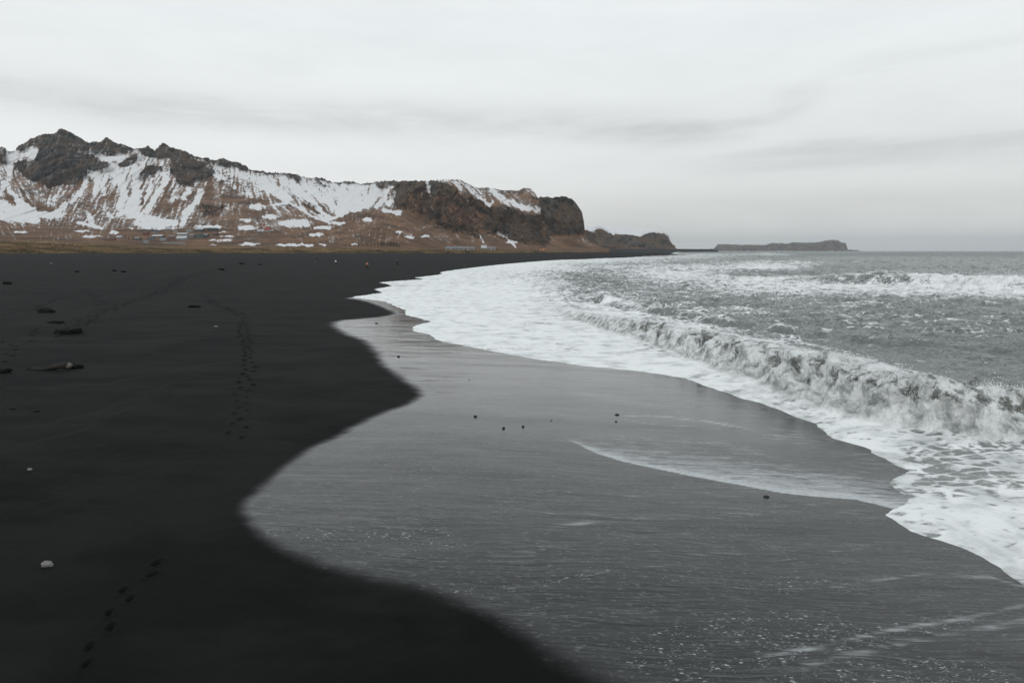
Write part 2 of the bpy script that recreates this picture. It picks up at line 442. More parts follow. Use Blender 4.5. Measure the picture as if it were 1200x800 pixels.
    trail([(97, 382), (120, 366), (150, 356), (180, 346), (205, 334), (222, 324), (260, 314), (310, 309)], .8, .12, .16, 1.2)
    trail([(60, 395), (95, 372), (130, 362), (165, 350), (190, 340), (215, 322)], .75, .25, .16, 1.1)
    trail([(0, 402), (30, 392), (60, 388), (95, 382)], .7, .3, .14, 1.1)
    trail([(0, 370), (40, 362), (70, 350), (100, 345), (130, 347)], .7, .15, .14, 1.1)
    trail([(0, 342), (60, 338), (110, 332), (140, 330), (170, 322), (210, 315)], .8, .2, .14, 1.1)
    trail([(0, 425), (25, 405), (60, 398)], .6, .2, .14)
    trail([(100, 337), (115, 352), (140, 358)], .7, .2, .14)
    trail([(60, 352), (90, 350), (160, 340), (240, 326), (300, 318)], .9, .3, .14)
    trail([(235, 345), (255, 356), (287, 370)], .6, .15, .14)
    for c in ([(0, 345), (120, 342), (240, 322)], [(0, 372), (60, 365), (160, 350), (230, 330)], [(60, 335), (170, 330), (280, 315)], [(0, 395), (70, 385), (110, 372)], [(0, 325), (120, 322), (200, 318)]):
        trail(c, .9, .55, .15, 1.15)
    PXs = X / np.maximum(Y, .1)
    rowy = Y[:, 0]
    for (fx, fy, a, k) in prints:
        dr = max(.05, (rowy[min(np.searchsorted(rowy, fy) + 1, len(rowy) - 1)] - fy)) * .75; mk = max(1.0, .0012 * fy / .085)
        i0 = np.searchsorted(rowy, fy - .5 - fy * .01); i1 = np.searchsorted(rowy, fy + .5 + fy * .01)
        if i1 <= i0: i1 = i0 + 1
        sl = slice(i0, i1); xs = X[i0]; j0 = np.searchsorted(xs, fx - .8); j1 = np.searchsorted(xs, fx + .8)
        sx = X[sl, j0:j1] - fx; sy = Y[sl, j0:j1] - fy
        la = sx * math.cos(a) + sy * math.sin(a); lb = -sx * math.sin(a) + sy * math.cos(a)
        q = (la / max(.155 * k, dr)) ** 2 + (lb / (.085 * k * mk)) ** 2 if fy > 22 else (la / (.15 * k)) ** 2 + (lb / (.07 * k)) ** 2 + .35 * fbm(sx / .07, sy / .07, 2, 7)
        hole = np.exp(-np.maximum(q, 0) * 1.1)
        Z[sl, j0:j1] += -(.04 if fy < 22 else .07) * hole + .014 * np.exp(-(np.sqrt(np.maximum(q, 0)) - 1.7) ** 2 * 3)
        track[sl, j0:j1] = np.maximum(track[sl, j0:j1], np.clip(hole * 1.5, 0, 1) * (1 if fy > 22 else .7))
    # faint older tide lines
    for pts in ([(0, 505), (90, 488), (150, 470), (200, 450), (330, 440)], [(120, 500), (130, 480), (150, 470)], [(40, 520), (100, 505), (140, 485)],
                [(0, 455), (120, 450), (250, 425), (400, 415)], [(60, 385), (170, 378), (260, 372)]):
        d, s, a = polydist(X, Y, gpts(pts)); dd = d * s + .25 * fbm(X / 1.2, Y / 1.2, 3, 77)
        L = math.hypot(gpts(pts)[0][0] - gpts(pts)[-1][0], gpts(pts)[0][1] - gpts(pts)[-1][1])
        win = sst(-.5, 1.5, a) * sst(L + 2, L, a)
        Z += .03 * np.tanh(dd / .12) * np.exp(-(d / 2.5) ** 2) * win
        track = np.maximum(track, .4 * np.exp(-(dd / .07) ** 2) * win)
    # the land stays under the sea sheet on the water side
    keep = u > -60
    o = grid_mesh('beach', X, Y, Z, keep, dict(wet=wet, film=film, track=track, speck=speck, gloss=gloss, along=rip), mat_sand())
    return struct(o)

# ------------------------------------------------------------------ SEA
FY = [294, 296, 299, 303, 308, 312, 317, 323, 330, 336, 343, 350, 358, 370, 385, 400, 420, 450, 480, 510, 540, 570, 600, 640, 700, 900]
FX = [400, 500, 600, 700, 800, 900, 1000, 1100, 1200]
FT = np.array([
    [.1, .1, .1, .1, .1, .1, .1, .1, .1],
    [.1, .1, .1, .2, .35, .45, .15, .1, .1],
    [.8, .8, 1, 1, 1, .9, .2, .1, .15],
    [1.2, 1.2, 1.2, 1.1, .9, .6, .2, .15, .15],
    [1.16, 1.16, 1.2, 1.0, .75, .40, .2, .15, .2],
    [1.16, 1.16, 1.2, .82, .6, 1.0, .6, .15, .2],
    [1.16, 1.16, 1.1, .95, .8, 1.1, .35, .15, .25],
    [1.16, 1.16, 1.0, .66, 1.05, .6, .15, .2, .4],
    [1.16, 1.16, 1.1, .60, .95, 1.05, .6, .6, .9],
    [1.16, 1.16, 1.15, .55, .85, 1.0, 1.05, 1.05, 1.1],
    [1.16, 1.16, 1.2, .66, .66, .85, 1.0, 1.05, 1.1],
    [1.16, 1.16, 1.25, .75, .50, .66, .78, .84, .86],
    [1.16, 1.16, 1.16, .95, .55, .56, .50, .48, .50],
    [1.16, 1.16, 1.16, 1.1, .70, .60, .50, .44, .50],
    [1.16, 1.16, 1.16, 1.16, .90, .62, .56, .52, .46],
    [1.16, 1.16, 1.16, 1.16, 1.1, .6, .44, .40, .42],
    [1.16, 1.16, 1.16, 1.16, 1.1, 1.0, .40, .34, .36],
    [1.16, 1.16, 1.3, 1.2, 1.1, 1.0, .85, .40, .24],
    [1.2, 1.2, 1.2, 1.2, 1.05, 1.0, .95, .85, .30],
    [1.1, 1.1, 1.1, 1.1, 1, 1.0, .95, .88, .70],
    [1.1, 1.1, 1.1, 1.1, 1, 1.0, .95, .82, .78],
    [1, 1, 1, 1, .95, 1.0, 1.0, .88, .80],
    [1, 1, 1, 1, .95, .95, 1.05, .98, .86],
    [1, 1, 1, 1, 1, 1, 1.1, 1.05, .92],
    [1, 1, 1, 1, 1, 1, 1, 1, .9],
    [1, 1, 1, 1, 1, 1, 1, .9, .8]])

def foam_field(px, py):
    px = np.clip(px, 400, 1200 - 1e-3); py = np.clip(py, 294, 899)
    i = np.searchsorted(FY, py, side='right') - 1; i = np.clip(i, 0, len(FY) - 2)
    fy = np.array(FY, float); ty = (py - fy[i]) / (fy[i + 1] - fy[i]); ty = ty * ty * (3 - 2 * ty)
    j = np.clip(((px - 400) // 100).astype(int), 0, 7); tx = (px - 400 - 100 * j) / 100; tx = tx * tx * (3 - 2 * tx)
    return (FT[i, j] * (1 - ty) * (1 - tx) + FT[i + 1, j] * ty * (1 - tx) + FT[i, j + 1] * (1 - ty) * tx + FT[i + 1, j + 1] * ty * tx)

BRK = dens([(1.0, 68), (3.2, 56), (5.0, 47), (6.4, 41), (7.6, 35.5), (8.5, 30), (9.2, 26), (9.7, 22.8), (10.3, 20.4), (11.2, 18.8), (12.6, 17.8), (14.4, 17.3), (17, 17.2), (22, 17.6), (34, 19), (60, 24)], 4)
BRK_S = [0, 12, 21, 27.5, 33, 38.5, 42.6, 46, 48.8, 50.5, 52.5, 54.5, 57, 62, 74, 100]
BRK_A = [0, .25, .55, .8, .95, 1.1, 1.2, 1.25, 1.25, 1.22, 1.15, 1.02, .85, .8, .7, .5]
W2 = dens([(30, 150), (38, 118), (47, 102), (54, 94), (57, 84), (60, 78), (68, 73), (90, 70), (150, 80)], 4)

def mat_sea():
    m, t, b = material('sea_water'); v = coords(t)
    wcc = t.n('ShaderNodeCombineXYZ'); t.put(wcc.inputs[0], t.attr('wa')); t.put(wcc.inputs[1], t.m('MULTIPLY', t.attr('wb'), .42)); wv = wcc.outputs[0]
    F0 = t.attr('foam'); far = t.attr('far'); sheet = t.attr('sheet'); surf = t.attr('surf')
    uv = v
    wn = t.noise(uv, .35, 3, .5, out='Color')
    vd = t.vadd(uv, wn, 1.6)
    # foam lace: stretched cells torn by noise, plus streaks
    n1 = t.noise(vd, .42, 9, .66, .5)
    n2 = t.noise(t.mapping(vd, rot=(0, 0, R(14)), scale=(.8, 2.6, 1)), 1.7, 6, .62, .8)
    vr = t.vor(t.mapping(vd, scale=(1.0, 1.5, 1)), 1.6, 'DISTANCE_TO_EDGE')
    lace = t.ss(vr, .22, .0)
    ns = t.m('ADD', t.m('MULTIPLY', n1, .62), t.m('ADD', t.m('MULTIPLY', n2, .40), t.m('MULTIPLY', lace, .10)))
    big = t.noise(t.mapping(vd, rot=(0, 0, R(8)), scale=(.09, .16, 1)), 1.0, 3, .5)
    n4 = t.noise(t.mapping(vd, scale=(1, 1.6, 1)), 4.5, 4, .6)
    val = t.m('ADD', F0, t.m('MULTIPLY', t.m('SUBTRACT', ns, .545), 2.9))
    val = t.m('ADD', val, t.m('ADD', t.m('MULTIPLY', t.m('SUBTRACT', big, .5), .8), t.m('MULTIPLY', t.m('SUBTRACT', n4, .5), .7)))
    th = t.noise(t.vadd(wv, wn, .25), 2.6, 8, .68, .3)
    vs2 = t.m('ADD', F0, t.m('MULTIPLY', t.m('SUBTRACT', th, .5), 1.9))
    val = t.m('ADD', t.m('MULTIPLY', val, t.m('SUBTRACT', 1.0, surf)), t.m('MULTIPLY', vs2, surf))
    foam = t.ss(val, .50, .92)
    # thin milky foam just under the surface
    milk = t.m('MULTIPLY', t.ss(val, .0, .9), .60)
    dens_ = t.m('MAXIMUM', foam, t.m('MULTIPLY', milk, .45))
    tone = t.m('ADD', t.noise(vd, .9, 7, .62), t.m('MULTIPLY', t.m('SUBTRACT', F0, .92), .22))
    fcol = t.mix(t.ss(tone, .30, .60), (.47, .49, .49), (.86, .875, .87))
    fcol = t.mix(surf, fcol, t.mix(t.ss(t.m('ADD', t.m('MULTIPLY', th, .65), t.m('MULTIPLY', t.noise(uv, 1.5, 4, .6), .35)), .38, .60), (.25, .272, .262), (.84, .86, .855)))
    wc = t.mix(t.noise(v, .25, 4, .6), (.085, .104, .097), (.155, .175, .160))
    wc = t.mix(t.m('MULTIPLY', surf, .85), wc, (.205, .21, .185))
    wc = t.mix(far, wc, (.098, .128, .121))
    t.put(b.inputs['Base Color'], t.mix(dens_, wc, fcol))
    t.put(b.inputs['Roughness'], t.m('ADD', t.mr(far, 0, 1, .10, .34), t.m('MULTIPLY', foam, .55), clamp=True))
    b.inputs['IOR'].default_value = 1.33
    b.inputs['Subsurface Weight'].default_value = 0
    # ripples
    r1 = t.noise(t.mapping(v, rot=(0, 0, R(20)), scale=(1, 1.7, 1)), 1.9, 6, .66, .3)
    r2 = t.noise(t.mapping(v, rot=(0, 0, R(-15)), scale=(1, 2.2, 1)), .45, 5, .6, .3)
    wat = t.m('ADD', t.m('MULTIPLY', r1, .19), t.m('MULTIPLY', r2, .62))
    wat = t.m('MULTIPLY', wat, t.mr(far, 0, 1, 1.0, 2.4))
    wat = t.m('MULTIPLY', wat, t.m('SUBTRACT', 1.0, t.m('MULTIPLY', sheet, .85)))
    wat = t.m('MULTIPLY', wat, t.m('SUBTRACT', 1.0, t.m('MULTIPLY', foam, .75)))
    fm = t.m('ADD', t.m('MULTIPLY', t.noise(uv, 5.5, 6, .7), .05), t.m('MULTIPLY', t.noise(uv, 1.3, 5, .6), .05))
    fm = t.m('ADD', t.m('MULTIPLY', fm, t.mr(surf, 0, 1, .7, 1.6)), t.m('MULTIPLY', t.m('MULTIPLY', th, surf), .22))
    h = t.m('ADD', wat, t.m('MULTIPLY', fm, dens_))
    t.put(b.inputs['Normal'], t.bump(h, .9, 1.0))
    return m

def build_sea():
    rows = rows_from_px([(980, 640, 2.0), (640, 535, .9), (535, 372, .36), (372, 340, .45), (340, 306, .25), (306, 297.5, .3)])
    rows += list(np.geomspace(rows[-1] * 1.03, 25000, 60))
    X, Y = polar(-300, 1720, 1.15, rows)
    d, s, _ = polydist(X, Y, EDGE)
    u = coast_u(X, Y); zs = beach_z(u)
    sea = d * s                                                  # positive on the water
    ragn = .16 * fbm(X / .9, Y / .9, 4, 41) * np.clip(Y / 25, .5, 5)
    sd = sea + ragn
    keep = (sea > -1.2 - Y * .01) & ((Y < 700) | (u < 5))
    # water surface: thin film on the sloping sand, then level
    film = np.clip(sd * .12, -.2, .035) + .02 * sst(.5, 4, sd)
    level = .05 + .02 * fbm(X / 5, Y / 5, 2, 3)
    Z = np.maximum(zs + film, np.where(sd > .3, np.minimum(level, zs + .03 + np.maximum(sd - .3, 0) * .10), -9))
    t_far = sst(60, 600, Y)
    # wave 1, the near breaker
    bd, bs, ba = polydist(X, Y, BRK); bs = -bs
    bt = bd * bs + .28 * fbm(ba / 3.5, bd / 6, 3, 51)              # seaward of the toe
    A = np.interp(ba, BRK_S, BRK_A) * (1 + .20 * fbm(ba / 3.2, ba * 0, 3, 53))
    wf = 1.25 * A + .35
    tt = bt / wf
    rise = np.clip(tt, 0, 1); prof = np.where(tt < 1, np.sin(rise * np.pi / 2) ** 1.15, np.exp(-((np.maximum(bt - wf, 0)) / (2.4 + 1.0 * A)) ** 1.25))
    prof = np.where(tt <= 0, 0, prof)
    crest = np.exp(-((tt - .95) / .55) ** 2)
    front = sst(-.35, .12, tt) * sst(1.9, .9, tt)
    # coordinates on the wave skin, so that its texture is not stretched on the steep front
    zb = A * prof; su = X + .95 * zb; sv = Y - 1.15 * zb
    lump = fbm(su / 1.25, sv / 1.0, 4, 61, .46); lump2 = ridged(su / .45, sv / .36, 4, 71, .6)
    curt = ridged((ba + .2 * lump) / .30, bt / 1.3, 3, 81, .55)                 # falling threads
    nx = np.zeros_like(X); ny = np.zeros_like(X)
    # direction of the toe normal (seaward)
    gy, gx = np.gradient(np.where(True, bd * bs, 0))
    dXc = np.gradient(X, axis=1); dYr = np.gradient(Y, axis=0); dXr = np.gradient(X, axis=0)
    dfx = gx / dXc; dfy = (gy - dfx * dXr) / dYr
    nl = np.sqrt(dfx ** 2 + dfy ** 2) + 1e-6; nx = dfx / nl; ny = dfy / nl
    roll = A * front
    zadd = A * prof + roll * (.28 * lump + .04 * lump2 + .07 * curt)
    over = A * (.34 * prof ** 2 * sst(2.4, .9, tt)) + roll * (.27 * lump + .05 * lump2 + .08 * curt)
    near = sst(95, 70, Y)
    zadd *= near; over *= near
    # trough drawn back in front of the toe and a boiling apron
    apron = sst(-2.4, -.2, bt) * sst(.4, -.1, tt) * np.clip(A, 0, 1.3) * near
    zadd += apron * (.08 * (lump + .4) + .04 * lump2)
    # wave 2, further out
    cd, cs, ca = polydist(X, Y, W2); cs = -cs
    ct = cd * cs + 1.2 * fbm(ca / 12, cd / 20, 3, 57)
    A2 = np.interp(ca, [0, 33, 45, 52, 57, 63, 72, 80, 100, 170], [0, .1, .8, 1.45, 1.95, 1.9, 1.9, 1.8, 1.4, .8])
    wf2 = 5.0; t2 = ct / wf2
    p2 = np.where(t2 < 1, np.sin(np.clip(t2, 0, 1) * np.pi / 2) ** 1.3, np.exp(-(np.maximum(ct - wf2, 0) / 7.0) ** 1.3)); p2 = np.where(t2 <= 0, 0, p2)
    broke = sst(58.5, 63.5, ca + .8 * fbm(X / 1.5, Y / 1.5, 2, 88))
    lumpb = fbm(X / 1.8 + p2, Y / 1.8 - p2 * 1.4, 5, 63, .6)
    f2 = sst(-1.2, .2, t2) * sst(2.2, 1.0, t2) * broke
    zadd += A2 * p2 * (1 - .12 * broke) + f2 * .9 * lumpb
    over += 0
    # wave 3, low steep chop behind the breaker, and long swell further out
    W3 = [(7, 75), (9, 62), (11, 55), (13, 48), (15.5, 41), (19, 36), (26, 32), (40, 30), (80, 34)]
    ed, es, ea = polydist(X, Y, W3); es = -es; et = ed * es + .8 * fbm(ea / 4, ed / 7, 3, 59)
    p3 = np.exp(-(np.maximum(et, 0) / 2.6) ** 1.5) * sst(-1.0, 0.1, et)
    A3 = .50 * sst(0, 12, ea) * np.interp(ea, [0, 38, 50, 75], [1, 1, .35, .0]) * np.clip(.75 + 1.3 * fbm(X / 5, Y / 7, 3, 68), .1, 1.4)
    zadd += A3 * p3 * (1 + .3 * fbm(ea / 2.5, et / 1.5, 3, 60))
    behind = sst(.5, 4.0, bt * near + (1 - near) * 10)
    chop = ridged(X / 5.5 + .3 * fbm(X / 9, Y / 9, 2, 90), Y / 3.2, 4, 91, .55) * .26 + .20 * fbm(X / 2.0, Y / 1.3, 4, 95, .6)
    swl = np.sin((X * .25 + Y * .95) / 34 * 2 * np.pi * .5 + 2.5 * fbm(X / 90, Y / 60, 2, 97))
    open_ = sst(-2, 25, sea) * behind * (1 - .75 * np.exp(-((ct - 2.5) / 4.5) ** 2) * sst(36, 50, ca))
    far_amp = np.interp(Y, [0, 30, 60, 120, 300, 900, 4000], [.9, 1.3, 1.8, 2.6, 3.6, 4.0, 2.6])
    PXe = 600 + F * X / (Y * cp + H * sp); PYe = 400 - F * ((-H / Y) * cp + sp) / (cp - (-H / Y) * sp)
    open_ = open_ * (1 - .70 * sst(.85, 1.2, foam_field(PXe, PYe)))
    zadd += open_ * chop * far_amp * (1 - .6 * np.clip(f2 + front * near, 0, 1))
    ch2 = ridged(X / 30 + fbm(X / 60, Y / 60, 2, 98), Y / 14, 4, 99, .5)
    zadd += open_ * sst(70, 200, Y) * (.35 * swl + .40 * ch2)
    for i, (pts, a_, w_) in enumerate((([(70, 260), (100, 240), (160, 225), (260, 240)], 1.3, 6), ([(60, 330), (110, 300), (200, 300), (400, 330)], 1.0, 7),
                        ([(110, 480), (180, 430), (320, 430), (600, 500)], 1.5, 9), ([(20, 160), (45, 172), (80, 180), (140, 170)], 1.0, 5),
                        ([(-2, 120), (12, 128), (30, 140), (70, 142)], .6, 4), ([(200, 800), (350, 720), (700, 720)], 1.6, 12), ([(80, 620), (300, 560), (700, 600)], 1.4, 11))):
        gd, gs, ga = polydist(X, Y, pts); gt = gd * gs
        p = np.where(gt < 0, np.exp(-(gt / w_ / .5) ** 2), np.exp(-(gt / w_ / 1.8) ** 2)); Ls = sum(math.dist(pts[k], pts[k + 1]) for k in range(len(pts) - 1))
        zadd += open_ * a_ * p * sst(-10, 25, ga) * sst(Ls + 10, Ls - 25, ga) * (1 + .3 * fbm(ga / 9, gt / 9, 2, 20 + i))
    sheet = sst(6, 1, sea) * sst(.5, -1, bt) * near
    gate = sst(-.1, 1.3, sd); zadd *= gate; over *= gate
    Z = Z + zadd
    Xo = X - nx * over; Yo = Y - ny * over
    # ----- foam amounts
    PX = 600 + F * X / Y / (cp + 0 * Y); PYv = 400 - F * ((-H / Y) * cp + sp) / (cp - (-H / Y) * sp)
    PX = 600 + F * X / (Y * cp + H * sp)
    warp = 1 + 0 * X
    foam = foam_field(PX + 14 * fbm(X / 6 / np.clip(Y / 30, 1, 9), Y / 9 / np.clip(Y / 30, 1, 9), 3, 33), PYv * (1 + 0) + np.clip((PYv - 294) * .06, 0, 12) * fbm(X / 5 / np.clip(Y / 30, 1, 9), Y / 8 / np.clip(Y / 30, 1, 9), 3, 35))
    foam = np.where(sd < .8, np.maximum(foam, .8), foam)
    rim = sst(0, .10, sd) * sst(.9 + Y * .02, .2, sd); foam = np.maximum(foam, rim * 1.02)
    # breaker foam: white front with darker windows of water
    bf = 1.0 + .22 * lump + .10 * curt
    tA = np.interp(ba, [0, 26, 30, 34, 50, 53.5, 58, 70], [.2, .1, -.34, -.24, -.24, -.30, -.80, -.75])
    lip = np.exp(-((tt - 1.15) / .35) ** 2)
    body = sst(.25, .55, tt) * sst(1.25, .9, tt)
    bf = bf + tA * body + .22 * lip + .22 * sst(.45, .0, tt)
    wgt = np.clip(front * np.clip(A / .5, 0, 1) * near, 0, 1)
    foam = foam * (1 - wgt) + bf * wgt
    back = sst(.9, 1.3, tt) * sst(4.5, 1.0, bt - wf) * np.clip(A, 0, 1) * near
    foam = np.maximum(foam, back * (.52 + .35 * ridged(su / 1.2, bt / .6, 3, 66)))
    foam = np.where(f2 > .05, np.maximum(foam, f2 * (.95 + .2 * lumpb)), foam)
    face2 = sst(-.2, .2, t2) * sst(2.5, 1.0, t2) * (1 - broke) * sst(42, 52, ca); foam = foam * (1 - .75 * face2) + face2 * (.16 + .55 * ridged(X / 1.6, Y / 9 + p2, 3, 89)); zadd = zadd
    foam = np.maximum(foam, sst(.85, 1.1, t2) * sst(1.6, 1.1, t2) * sst(54, 60, ca) * .9)
    c3 = p3 * A3 * 2; foam = foam + .25 * (np.exp(-((et - .5) / .7) ** 2)) * A3 * 2 - .22 * np.exp(-((et + .8) / .8) ** 2) * A3 * 2
    foam = foam + .22 * open_ * np.clip((chop - .10) * 3.5, -.8, 1) * sst(200, 60, Y) * sst(.9, .6, foam)
    surf = np.clip(wgt, 0, 1)
    farA = sst(60, 700, Y)
    # skin coordinates for the shader (metres; coarser pattern far away comes from the noise octaves)
    Wt = np.clip(sst(-3, -.5, bt) * sst(4, 1.5, tt) * near * np.clip(A / .3, 0, 1), 0, 1)
    # one continuous choice: along-shore / cross-shore coordinates in the near zone, plan coordinates otherwise
    
    o = grid_mesh('sea', Xo, Yo, Z, keep, dict(foam=foam, far=farA, sheet=sheet, surf=surf, wa=ba, wb=bt + 1.3 * zb), mat_sea())
    return struct(o)

# ------------------------------------------------------------------ TERRAIN
def mat_terrain():
    m, t, b = material('mountain_ground'); v = coords(t)
    rock = t.attr('rock'); snow = t.attr('snow'); ol = t.attr('olive'); brn = t.attr('brown')
    cc = t.n('ShaderNodeCombineXYZ'); sz = t.n('ShaderNodeSeparateXYZ'); t.l.new(v, sz.inputs[0])
    t.put(cc.inputs[0], t.attr('ua')); t.put(cc.inputs[1], t.attr('va')); t.put(cc.inputs[2], sz.outputs[2]); fv = cc.outputs[0]
    vs_ = t.vadd(fv, t.noise(fv, .008, 4, .5, out='Color'), 34)
    streak = t.noise(t.mapping(vs_, scale=(.055, .0030, .0055)), 1.0, 8, .62, .15)
    iso = t.noise(v, .035, 8, .66); fine = t.noise(v, .16, 5, .7)
    isoh = t.noise(t.mapping(v, scale=(.018, .03, .10)), 1.0, 6, .6)
    rn = t.m('ADD', t.m('MULTIPLY', t.m('SUBTRACT', iso, .5), 1.25), t.m('MULTIPLY', t.m('SUBTRACT', fine, .5), .9))
    rk = t.ss(t.m('ADD', rock, t.m('MULTIPLY', rn, .55)), .44, .58)
    rcol = t.mix(t.ss(t.noise(t.mapping(fv, scale=(.075, .02, .030)), 1.0, 9, .74), .38, .62), (.012, .012, .013), (.125, .112, .098))
    rcol = t.mix(t.m('MULTIPLY', t.ss(t.noise(v, .016, 6, .65), .44, .56), .85), rcol, (.125, .082, .052))
    g1 = t.noise(t.mapping(v, scale=(.012, .02, .03)), 1.0, 8, .66)
    gcol = t.mix(t.ss(g1, .33, .66), (.060, .034, .022), (.200, .114, .067))
    gcol = t.mix(t.m('MULTIPLY', t.ss(fine, .42, .7), .35), gcol, (.29, .18, .11))
    gcol = t.mix(t.m('MULTIPLY', t.ss(t.noise(v, .02, 5, .6), .52, .62), .6), gcol, (.060, .048, .038))
    og = t.noise(t.mapping(v, scale=(.03, .012, .2)), 1.0, 7, .65)
    ocol = t.mix(t.ss(og, .38, .62), (.045, .036, .020), (.27, .175, .088))
    gcol = t.mix(ol, gcol, ocol)
    base = t.mix(rk, gcol, rcol)
    sval = t.m('ADD', snow, t.m('ADD', t.m('MULTIPLY', t.m('SUBTRACT', fine, .5), .55), t.m('MULTIPLY', t.m('SUBTRACT', iso, .5), .3)))
    sval = t.m('ADD', sval, t.m('MULTIPLY', rk, -.40))
    s_ = t.ss(sval, .44, .58)
    thin = t.m('MULTIPLY', t.ss(sval, .18, .58), .30)
    s_ = t.m('MAXIMUM', s_, t.m('MULTIPLY', thin, 1.25))
    scol = t.mix(fine, (.60, .595, .60), (.84, .84, .85))
    t.put(b.inputs['Base Color'], t.mix(s_, base, scol))
    b.inputs['Roughness'].default_value = .95; b.inputs['Specular IOR Level'].default_value = .1
    h = t.m('ADD', t.m('MULTIPLY', iso, 9.0), t.m('ADD', t.m('MULTIPLY', fine, 4.0), t.m('MULTIPLY', t.noise(t.mapping(fv, scale=(.12, .02, .03)), 1.0, 6, .7), 10.0)))
    h = t.m('MULTIPLY', h, t.mr(rk, 0, 1, .30, 1.2))
    t.put(b.inputs['Normal'], t.bump(h, .9, 1.0))
    return m
MT = mat_terrain()

def strip(name, px, rows, nsub, rockf, snowf, olivef=None, rough=1.0, front_z=None, seed=0, smooth_k=5, rock_disp=45.0, talus=18.0, zmin=None, falloff=0):
    """rows: list of (D(px), py(px)) from the foot of the terrain up to the ridge, then of (D, ('z', z)) behind it"""
    cols = []
    Ds, Zs, kinds = [], [], []
    for D, p in rows:
        D = np.broadcast_to(np.asarray(D, float), px.shape)
        if isinstance(p, tuple): z = np.broadcast_to(np.asarray(p[1], float), px.shape)
        else: z = at_depth(px, p, D)[2]
        Ds.append(D); Zs.append(z)
    Ds = np.array(Ds); Zs = np.array(Zs)
    K = len(rows)
    ts = np.concatenate([np.linspace(k, k + 1, nsub[k], endpoint=False) for k in range(K - 1)] + [[K - 1]])
    k0 = np.clip(ts.astype(int), 0, K - 2); fr = (ts - k0)[:, None]
    D = Ds[k0] * (1 - fr) + Ds[k0 + 1] * fr; Z = Zs[k0] * (1 - fr) + Zs[k0 + 1] * fr
    # soften the break lines, except at the ridge
    ker = np.hanning(smooth_k + 2)[1:-1]; ker /= ker.sum(); h = smooth_k // 2
    def sm(A):
        P = np.pad(A, ((h, h), (0, 0)), 'edge'); return sum(ker[i] * P[i:i + A.shape[0]] for i in range(smooth_k))
    D = sm(D); Zsm = sm(Z)
    PXg = np.broadcast_to(px, D.shape)
    a, b, c = ray(px, 300); Xg = (px - 600) / F * 1.0 * D / (cp)            # nearly straight fan of columns
    # photo row of the undisturbed surface, used to lay out rock and snow
    zc = (Zsm - H) / np.maximum(D, 1); pyg = 400 - F * (zc * cp + sp) / (cp - zc * sp)
    rk = rockf(PXg, pyg); sn = snowf(PXg, pyg)
    s1 = D / 1800.0
    xr = Xg; zr = Zsm
    crag = ridged(xr / 95, zr / 120 + D / 300, 5, 101 + seed, .55); crag2 = fbm(xr / 24, zr / 30 + D / 90, 4, 111 + seed, .6)
    gul = ridged(xr / 52 + .5 * fbm(xr / 160, zr / 160, 2, 5 + seed), zr / 420 + D / 900, 4, 121 + seed, .5)
    hilly = fbm(xr / 260, D / 200, 4, 131 + seed)
    steep = sst(.15, .75, rk)
    onhill = sst(900, 1400, D) if falloff == 0 else 1.0
    dz = rough * onhill * (steep * (9 * crag + 6 * crag2) + (1 - steep) * (2.0 * hilly + 1.2 * crag2))
    dD = rough * onhill * (-steep * (rock_disp * crag + rock_disp * .35 * crag2) - (1 - steep) * talus * gul)
    low = 1 - onhill
    dz = dz + low * (.9 * fbm(xr / 35, D / 30, 4, 141 + seed) + .35 * fbm(xr / 7, D / 9, 4, 143 + seed))
    if front_z is not None:
        first = np.arange(len(ts)) < 2
        dz[first] = 0; dD[first] = 0; Zsm[first] = np.minimum(Zsm[first], front_z)
    Dn = D + dD; Xn = (PXg - 600) / F / (cp) * Dn
    Zn = Zsm + dz
    # keep the columns on their view lines only in plan; exact pinhole columns
    Xn = (PXg - 600) / F * (Dn * cp + (H - Zn) * sp)
    ol = olivef(PXg, pyg, D) if olivef else np.zeros_like(D)
    o = grid_mesh(name, Xn, Dn, Zn, None, dict(rock=rk, snow=sn, olive=ol, brown=ol * 0, ua=(PXg - 600) * 2.4 + 0 * D, va=D), MT)
    return struct(o)

def P1(pts): a = np.array(pts, float); return lambda q: np.interp(q, a[:, 0], a[:, 1])

RIDGE = P1([(-500, 215), (-400, 200), (-250, 186), (-120, 190), (-50, 178), (0, 175), (7, 177), (17, 177), (25, 173), (36, 164.5), (47, 162), (55, 160.5), (62, 157), (67, 155), (70, 152), (74, 155), (83, 158),
            (93, 163), (103, 167), (111, 168.5), (119, 168.5), (124, 165.5), (135, 170.5), (153, 174), (166, 177), (170, 174), (173, 172.5), (177, 175), (181, 178), (186, 173), (191, 170.5), (198, 173), (207, 178),
            (223, 184), (227, 186), (243, 188.5), (267, 190), (279, 194), (292, 199.5), (319, 205), (339, 206), (357, 209), (380, 212), (393, 215), (425, 215.5), (440, 215.5), (464, 215), (506, 212.4),
            (524, 210), (538, 210), (550, 216), (560, 220), (572, 219.6), (590, 223), (608, 223), (614, 220), (622, 220.5), (628, 227), (630, 232.6), (640, 234), (648, 235.5), (660, 234), (669.5, 235.7), (675, 241),
            (679, 245), (682, 250), (684, 262), (686, 275), (690, 282), (697, 287), (706, 290.5), (714, 293.2)])

